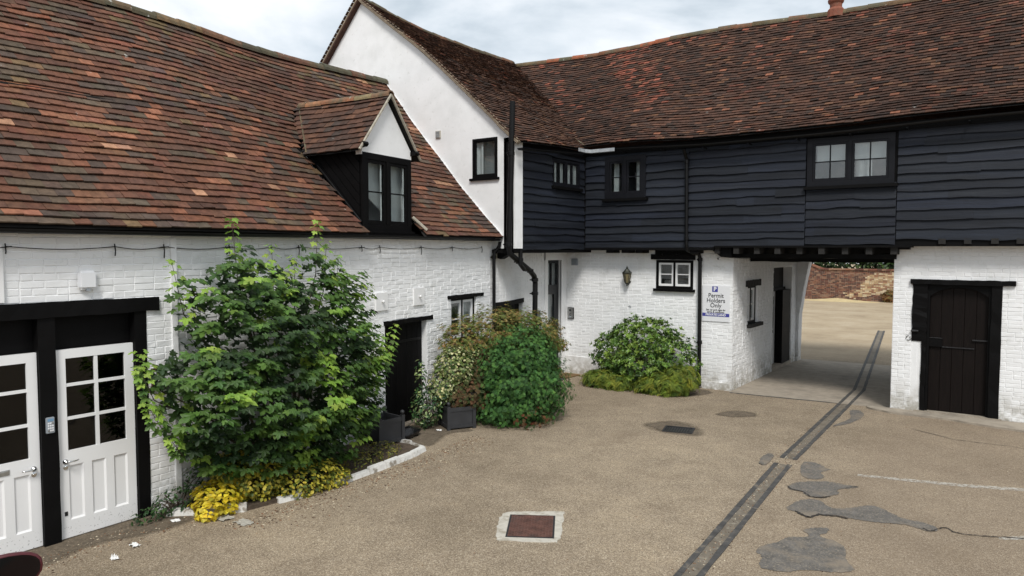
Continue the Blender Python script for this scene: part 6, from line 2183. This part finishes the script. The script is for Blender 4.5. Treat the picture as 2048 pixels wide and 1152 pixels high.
# framed notice
t = thing('framed_notice', 'brown framed blank notice on the wall beside the white door', 'notice', FA.p(4.27, 0.0, 1.46))
m1 = MB(); m1.box(FA, 4.285, 4.56, 0.012, 0.03, 1.475, 1.69); m1.build('sheet', M['sign_white'], t)
for a in ((4.27, 4.575, 1.46, 1.475), (4.27, 4.575, 1.69, 1.705), (4.27, 4.285, 1.475, 1.69), (4.56, 4.575, 1.475, 1.69)):
    m1 = MB(); m1.box(FA, a[0], a[1], 0.012, 0.042, a[2], a[3]); m1.build('frame_rail', M['frame_brown'], t)
# two white access panels
for (u0, u1, z0, z1, lab) in ((3.64, 3.96, 2.06, 2.36, 'white square access panel with a knob, left of the pair on the brick wall'), (4.68, 5.0, 2.08, 2.39, 'white square access panel with a knob, right of the pair, nearer the casement')):
    t = thing('access_panel', lab, 'panel', FB.p(u0, 0.02, z0), 'white access panels above the black door')
    m1 = MB(); m1.cbox(FB, u0, u1, 0.005, 0.032, z0, z1, 0.004); m1.build('plate', M['white_paint'], t)
    m1 = MB(); m1.lathe(FB.p((u0 + u1) / 2, 0.031, (z0 + z1) / 2), [(0.012, 0), (0.012, 0.015), (0.024, 0.028), (0.024, 0.04), (0.012, 0.047)], 14, FB.n); m1.build('knob', M['white_paint'], t, smooth=True)
# plaque and intercom by the entry, round vent cowl
t = thing('wall_plaque', 'small grey plaque on the wall left of the entry door', 'plaque', FC.p(1.72, 0.02, 1.46))
m1 = MB(); m1.cbox(FC, 1.72, 2.08, 0.008, 0.03, 1.46, 1.64, 0.005); m1.build('plate', M['plastic_grey'], t)
m1 = MB(); m1.box(FC, 1.75, 2.05, 0.0295, 0.032, 1.49, 1.61); m1.build('inset', mat('plaque_inset', (0.08, 0.08, 0.085), 0.4, 0.05, 5, 0), t)
t = thing('intercom', 'steel door intercom with camera and buttons beside the entry', 'intercom', FRL.p(-9.24, 0.02, 1.34))
m1 = MB(); m1.cbox(FRL, -9.325, -9.15, 0.005, 0.03, 1.34, 1.625, 0.005); m1.build('backplate', M['plastic_black'], t)
m1 = MB(); m1.cbox(FRL, -9.31, -9.165, 0.029, 0.05, 1.355, 1.61, 0.005); m1.build('faceplate', M['steel'], t)
m1 = MB(); m1.lathe(FRL.p(-9.237, 0.049, 1.555), [(0.026, 0), (0.026, 0.006), (0.014, 0.008)], 14, FRL.n); m1.build('lens', M['plastic_black'], t)
for k in range(3):
    m1 = MB(); m1.cbox(FRL, -9.27, -9.20, 0.049, 0.055, 1.38 + k * 0.042, 1.41 + k * 0.042, 0.003); m1.build('button', M['chrome'] if k else M['plastic_grey'], t)
t = thing('vent_cowl', 'grey square extractor vent high on the wall right of the entry door', 'vent', FRL.p(-9.13, 0.02, 2.68))
m1 = MB(); m1.cbox(FRL, -9.215, -9.04, 0.005, 0.05, 2.67, 2.83, 0.012); m1.build('cowl', M['plastic_grey'], t)
for k in range(4):
    m1 = MB(); m1.box(FRL, -9.195, -9.06, 0.048, 0.062, 2.69 + k * 0.033, 2.707 + k * 0.033); m1.build('louvre', M['plastic_grey'], t)
# lantern
t = thing('wall_lantern', 'old bronze lantern with a pointed base on the white wall', 'lantern', FRL.p(-7.65, 0.0, 2.20))
lc = FRL.p(-7.65, 0.13, 0)
def hexring(r_, z, o=lc, rot=0.52):
    return [o + Vector((r_ * math.cos(rot + k * math.pi / 3), r_ * math.sin(rot + k * math.pi / 3), z)) for k in range(6)]
def hexloft(prof, name, material, seg_faces=True):
    m1 = MB()
    vs = [v for r_, z in prof for v in hexring(r_, z)]
    fs = []
    for i in range(len(prof) - 1):
        for k in range(6):
            fs.append((6 * i + k, 6 * i + (k + 1) % 6, 6 * i + 6 + (k + 1) % 6, 6 * i + 6 + k))
    fs += [tuple(range(6))[::-1], tuple(6 * (len(prof) - 1) + k for k in range(6))]
    m1.add(vs, fs)
    return m1.build(name, material, t)
hexloft([(0.012, 2.205), (0.022, 2.225), (0.012, 2.24), (0.045, 2.27), (0.052, 2.285)], 'base', M['lamp_metal'])
hexloft([(0.048, 2.285), (0.094, 2.50)], 'glazing', M['lamp_glass'])
hexloft([(0.112, 2.50), (0.116, 2.515), (0.075, 2.555), (0.040, 2.60), (0.022, 2.615), (0.026, 2.635), (0.012, 2.65), (0.004, 2.68)], 'cap', M['lamp_metal'])
for k in range(6):
    a = 0.52 + k * math.pi / 3
    m1 = MB(); m1.tube([lc + Vector((0.052 * math.cos(a), 0.052 * math.sin(a), 2.285)), lc + Vector((0.098 * math.cos(a), 0.098 * math.sin(a), 2.50))], 0.007, 5); m1.build('glazing_bar', M['lamp_metal'], t)
m1 = MB(); m1.tube([FRL.p(-7.65, 0.0, 2.30), FRL.p(-7.65, 0.05, 2.235), FRL.p(-7.65, 0.12, 2.23)], 0.010, 6); m1.lathe(FRL.p(-7.65, 0.0, 2.30), [(0.04, 0), (0.04, 0.015), (0.02, 0.02)], 12, FRL.n); m1.build('bracket', M['lamp_metal'], t)
# small stain of old fixings under the lantern
t = thing('old_fixing', 'small broken cable fixing left on the wall below the lantern', 'fixing', FRL.p(-7.62, 0.0, 1.72))
m1 = MB(); m1.tube([FRL.p(-7.66, 0.012, 1.73), FRL.p(-7.62, 0.03, 1.745), FRL.p(-7.60, 0.02, 1.72), FRL.p(-7.63, 0.018, 1.70)], 0.006, 5); m1.build('clip', M['plastic_grey'], t)
# camera
t = thing('security_camera', 'small white bullet camera under the beam at the passage corner', 'camera', FRL.p(-5.46, 0.0, 2.88))
m1 = MB(); m1.tube([FRL.p(-5.43, 0.03, 2.91), FRL.p(-5.49, 0.12, 2.86)], 0.026, 10); m1.build('body', M['plastic_white'], t)
m1 = MB(); m1.tube([FRL.p(-5.488, 0.117, 2.862), FRL.p(-5.494, 0.126, 2.857)], 0.021, 10); m1.build('lens', M['plastic_black'], t)
m1 = MB(); m1.tube([FRL.p(-5.42, 0.0, 2.93), FRL.p(-5.43, 0.04, 2.905)], 0.012, 8); m1.build('mount', M['plastic_white'], t)
# permit sign
t = thing('permit_sign', 'white and blue parking permit sign on the white wall at the passage corner', 'sign', FRL.p(-5.56, 0.02, 1.49))
m1 = MB(); m1.box(FRL, -5.865, -5.255, 0.014, 0.024, 1.49, 2.27); m1.build('board', M['sign_white'], t)
m1 = MB(); m1.box(FRL, -5.86, -5.26, 0.024, 0.0265, 1.60, 1.672); m1.build('band', M['sign_blue'], t)
m1 = MB(); m1.box(FRL, -5.645, -5.52, 0.024, 0.0265, 2.135, 2.258); m1.build('badge', M['sign_blue'], t)
def text(body, u, z, size, material, parent, bold=0.0, sx=1.0):
    cu = bpy.data.curves.new('lettering', 'FONT')
    cu.body = body
    cu.size = size
    cu.align_x = 'CENTER'
    cu.align_y = 'CENTER'
    cu.extrude = 0.0008
    cu.offset = bold
    cu.resolution_u = 3
    tmp = bpy.data.objects.new('tmp_text', cu)
    COL.objects.link(tmp)
    dg = bpy.context.evaluated_depsgraph_get()
    me = bpy.data.meshes.new_from_object(tmp.evaluated_get(dg))
    bpy.data.objects.remove(tmp)
    p = FRL.p(u, 0.0278, z)
    me.transform(Matrix.Translation(p) @ Matrix.Rotation(math.pi / 2, 4, 'X') @ Matrix.Scale(sx, 4, (1, 0, 0)))
    me.materials.clear()
    me.materials.append(material)
    return link('lettering', me, parent)
text('P', -5.5825, 2.196, 0.125, M['sign_white'], t, 0.005)
for k, s in enumerate(('Permit', 'Holders', 'Only')):
    text(s, -5.56, 2.055 - k * 0.108, 0.134, M['sign_text'], t, 0.0008, 0.95)
text('See car park signs for', -5.56, 1.745, 0.054, M['sign_text'], t, 0.0006, 0.92)
text('terms & conditions', -5.56, 1.697, 0.054, M['sign_text'], t, 0.0006, 0.92)
text('PRIVATE LAND', -5.56, 1.636, 0.064, M['sign_white'], t, 0.0022, 1.05)

# door mat
mb = MB(); F = Frame((-9.32, 14.55, 0), (0.05, 1, 0)); mb.box(F, 0, 0.62, 0.02, 0.46, 0, 0.02)
tag(mb.build('door_mat', M['coir'], bevel=0.004), 'brown coir door mat in front of the entry door', 'mat')
mb = MB(); mb.box(F, -0.52, -0.05, 0.10, 0.5, 0, 0.016)
tag(mb.build('boot_mat', M['plastic_black'], bevel=0.004), 'dark rubber mat left of the coir mat by the entry', 'mat')

# litter
def crumple(name, label, x, y, s, seed, material='paper', flat=0.5):
    rng = random.Random(seed)
    mb = MB()
    k = 7
    vs = []
    for i in range(k):
        for j in range(k):
            vs.append(Vector((x + (i / (k - 1) - 0.5) * 2 * s + rng.uniform(-0.2, 0.2) * s, y + (j / (k - 1) - 0.5) * 1.3 * s + rng.uniform(-0.2, 0.2) * s, 0.006 + abs(rng.gauss(0, flat)) * s)))
    mb.add(vs, [(i * k + j, (i + 1) * k + j, (i + 1) * k + j + 1, i * k + j + 1) for i in range(k - 1) for j in range(k - 1)])
    return tag(mb.build(name, M[material], recalc=False), label, 'litter', 'litter on the ground near the left wall')
crumple('paper_scrap', 'crumpled white tissue on the ground nearest the white doors, upper of two', -7.46, 3.68, 0.055, 1, flat=0.3)
crumple('paper_scrap', 'small crumpled white paper ball, lower of the two near the doors', -7.30, 3.40, 0.045, 2, flat=0.3)
crumple('paper_scrap', 'flat white paper scrap below the yellow shrub', -7.78, 4.30, 0.055, 3, flat=0.1)
crumple('card_scrap', 'grey card scrap on the ground left of the variegated shrub', -7.10, 4.72, 0.10, 4, 'card', 0.06)
crumple('card_scrap', 'broken piece of grey card against the white kerb', -7.42, 4.66, 0.11, 5, 'card', 0.08)
crumple('paper_scrap', 'cream paper scrap beside the overflowing planter', -8.06, 9.10, 0.05, 6, flat=0.2)

# ------------------------------------------------------------------ red car (only its wing mirror shows)
car = thing('red_car', 'dark red parked car of which only the black glassed wing mirror shows, bottom left corner', 'car', (-4.3, 0.65, 0))
def carp(s, y, z):     # s metres behind the nose; the nose points along -X
    return Vector((-6.25 + s, y, z))
prof = [(0.0, 0.45), (0.02, 0.70), (0.15, 0.86), (1.15, 1.0), (1.95, 1.52), (2.4, 1.60), (3.3, 1.58), (3.75, 1.15), (3.95, 1.0), (4.0, 0.5), (3.9, 0.28), (0.1, 0.28)]
def carbody():
    mb = MB()
    ws = [(0.0, 0.70), (0.35, 0.83), (0.8, 0.85)]
    rings = []
    for yy, inset in ((-0.50, 0.0), (-0.47, 0.03), (1.17, 0.03), (1.20, 0.0)):
        rings.append([carp(s + (0.03 if inset == 0 else 0) * (1 if s < 2 else -1), yy + (0.13 if yy < 0.6 else -0.13) * max(0, (z - 1.0) / 0.6), z - (0.02 if inset == 0 and z > 0.6 else 0)) for s, z in prof])
    n = len(prof)
    vs = [v for r_ in rings for v in r_]
    fs = [list(range(n))[::-1], [3 * n + k for k in range(n)]]
    for i in range(3):
        for k in range(n):
            fs.append((i * n + k, i * n + (k + 1) % n, (i + 1) * n + (k + 1) % n, (i + 1) * n + k))
    mb.add(vs, fs)
    return mb.build('body', M['car_red'], car)
carbody()
for yy, sg in ((1.205, 1), (-0.505, -1)):
    m1 = MB()
    def q(s, z):
        return carp(s, yy - sg * 0.13 * max(0, (z - 1.0) / 0.6) + sg * 0.004, z)
    m1.add([q(1.45, 1.08), q(2.4, 1.06), q(2.4, 1.50), q(2.05, 1.48)], [(0, 1, 2, 3)])
    m1.add([q(2.5, 1.06), q(3.55, 1.08), q(3.25, 1.48), q(2.5, 1.50)], [(0, 1, 2, 3)])
    m1.build('side_window', M['plastic_black'], car, recalc=False)
    for s in (0.75, 3.2):
        m1 = MB(); m1.lathe(carp(s, yy - sg * 0.20, 0.31), [(0.20, 0), (0.31, 0.0), (0.315, 0.06), (0.315, 0.18), (0.29, 0.215), (0.19, 0.21)], 22, (0, sg, 0)); wh = m1.build('wheel', M['rubber'], car)
        m1 = MB(); m1.lathe(carp(s, yy - sg * 0.20, 0.31), [(0.05, 0.15), (0.19, 0.16), (0.195, 0.212), (0.05, 0.20)], 16, (0, sg, 0)); m1.build('rim', M['steel'], wh)
for s0, z0, s1, z1, nm in ((1.22, 1.06, 1.92, 1.50, 'windscreen'), (3.36, 1.53, 3.72, 1.19, 'rear_window')):
    m1 = MB()
    up_ = Vector((-0.02, 0, 0.012)) if nm == 'windscreen' else Vector((0.02, 0, 0.012))
    m1.add([carp(s0, -0.35, z0) + up_, carp(s0, 1.05, z0) + up_, carp(s1, 0.98, z1) + up_, carp(s1, -0.28, z1) + up_], [(0, 1, 2, 3)])
    m1.build(nm, M['plastic_black'], car, recalc=False)
# wing mirror: shell open towards the rear with the glass in it
mo = Vector((-4.60, 1.575, 1.262))
ax_out = Vector((0.30, 0.954, 0)).normalized()       # along the mirror, away from the car
ax_back = Vector((0.954, -0.30, 0.08)).normalized()  # the way the glass looks
ax_up = ax_back.cross(ax_out)
if ax_up.z < 0: ax_up = -ax_up
def mring(w, h, d, off=0.0, k=20, e=2.6):
    out = []
    for i in range(k):
        a = 2 * math.pi * i / k
        c, s = math.cos(a), math.sin(a)
        x = math.copysign(abs(c) ** (2 / e), c) * w
        z = math.copysign(abs(s) ** (2 / e), s) * h
        z *= 1 - 0.16 * (x / w if w else 0)
        out.append(mo + ax_out * (x + off) + ax_up * (z + 0.01 * (x / w if w else 0)) + ax_back * d)
    return out
m1 = MB()
rings = [mring(0.146, 0.092, 0.000), mring(0.157, 0.103, 0.0), mring(0.160, 0.107, -0.015), mring(0.148, 0.098, -0.06), mring(0.10, 0.065, -0.11), mring(0.03, 0.02, -0.125)]
vs = [v for r_ in rings for v in r_]
fs = []
for i in range(5):
    for k in range(20):
        fs.append((i * 20 + k, i * 20 + (k + 1) % 20, i * 20 + 20 + (k + 1) % 20, i * 20 + 20 + k))
fs.append([100 + k for k in range(20)])
m1.add(vs, fs)
ms = m1.build('wing_mirror', M['car_red'], car, smooth=True)
m1 = MB(); r0 = mring(0.147, 0.093, 0.001); r1 = mring(0.147, 0.093, -0.012)
m1.add(r0 + r1, [list(range(20))] + [(k, (k + 1) % 20, 20 + (k + 1) % 20, 20 + k) for k in range(20)]); m1.build('mirror_glass', M['mirror'], ms, recalc=False)
m1 = MB(); m1.tube([mo - ax_out * 0.10 - ax_up * 0.04 - ax_back * 0.05, mo - ax_out * 0.17 - ax_up * 0.07 - ax_back * 0.06, Vector((-4.72, 1.16, 1.06))], [0.045, 0.04, 0.05], 10); m1.build('mirror_arm', M['car_red'], ms, smooth=True)

n_tri = sum(len(o.data.polygons) for o in scene.objects if o.type == 'MESH')
print('objects', len(scene.objects), 'faces', n_tri)
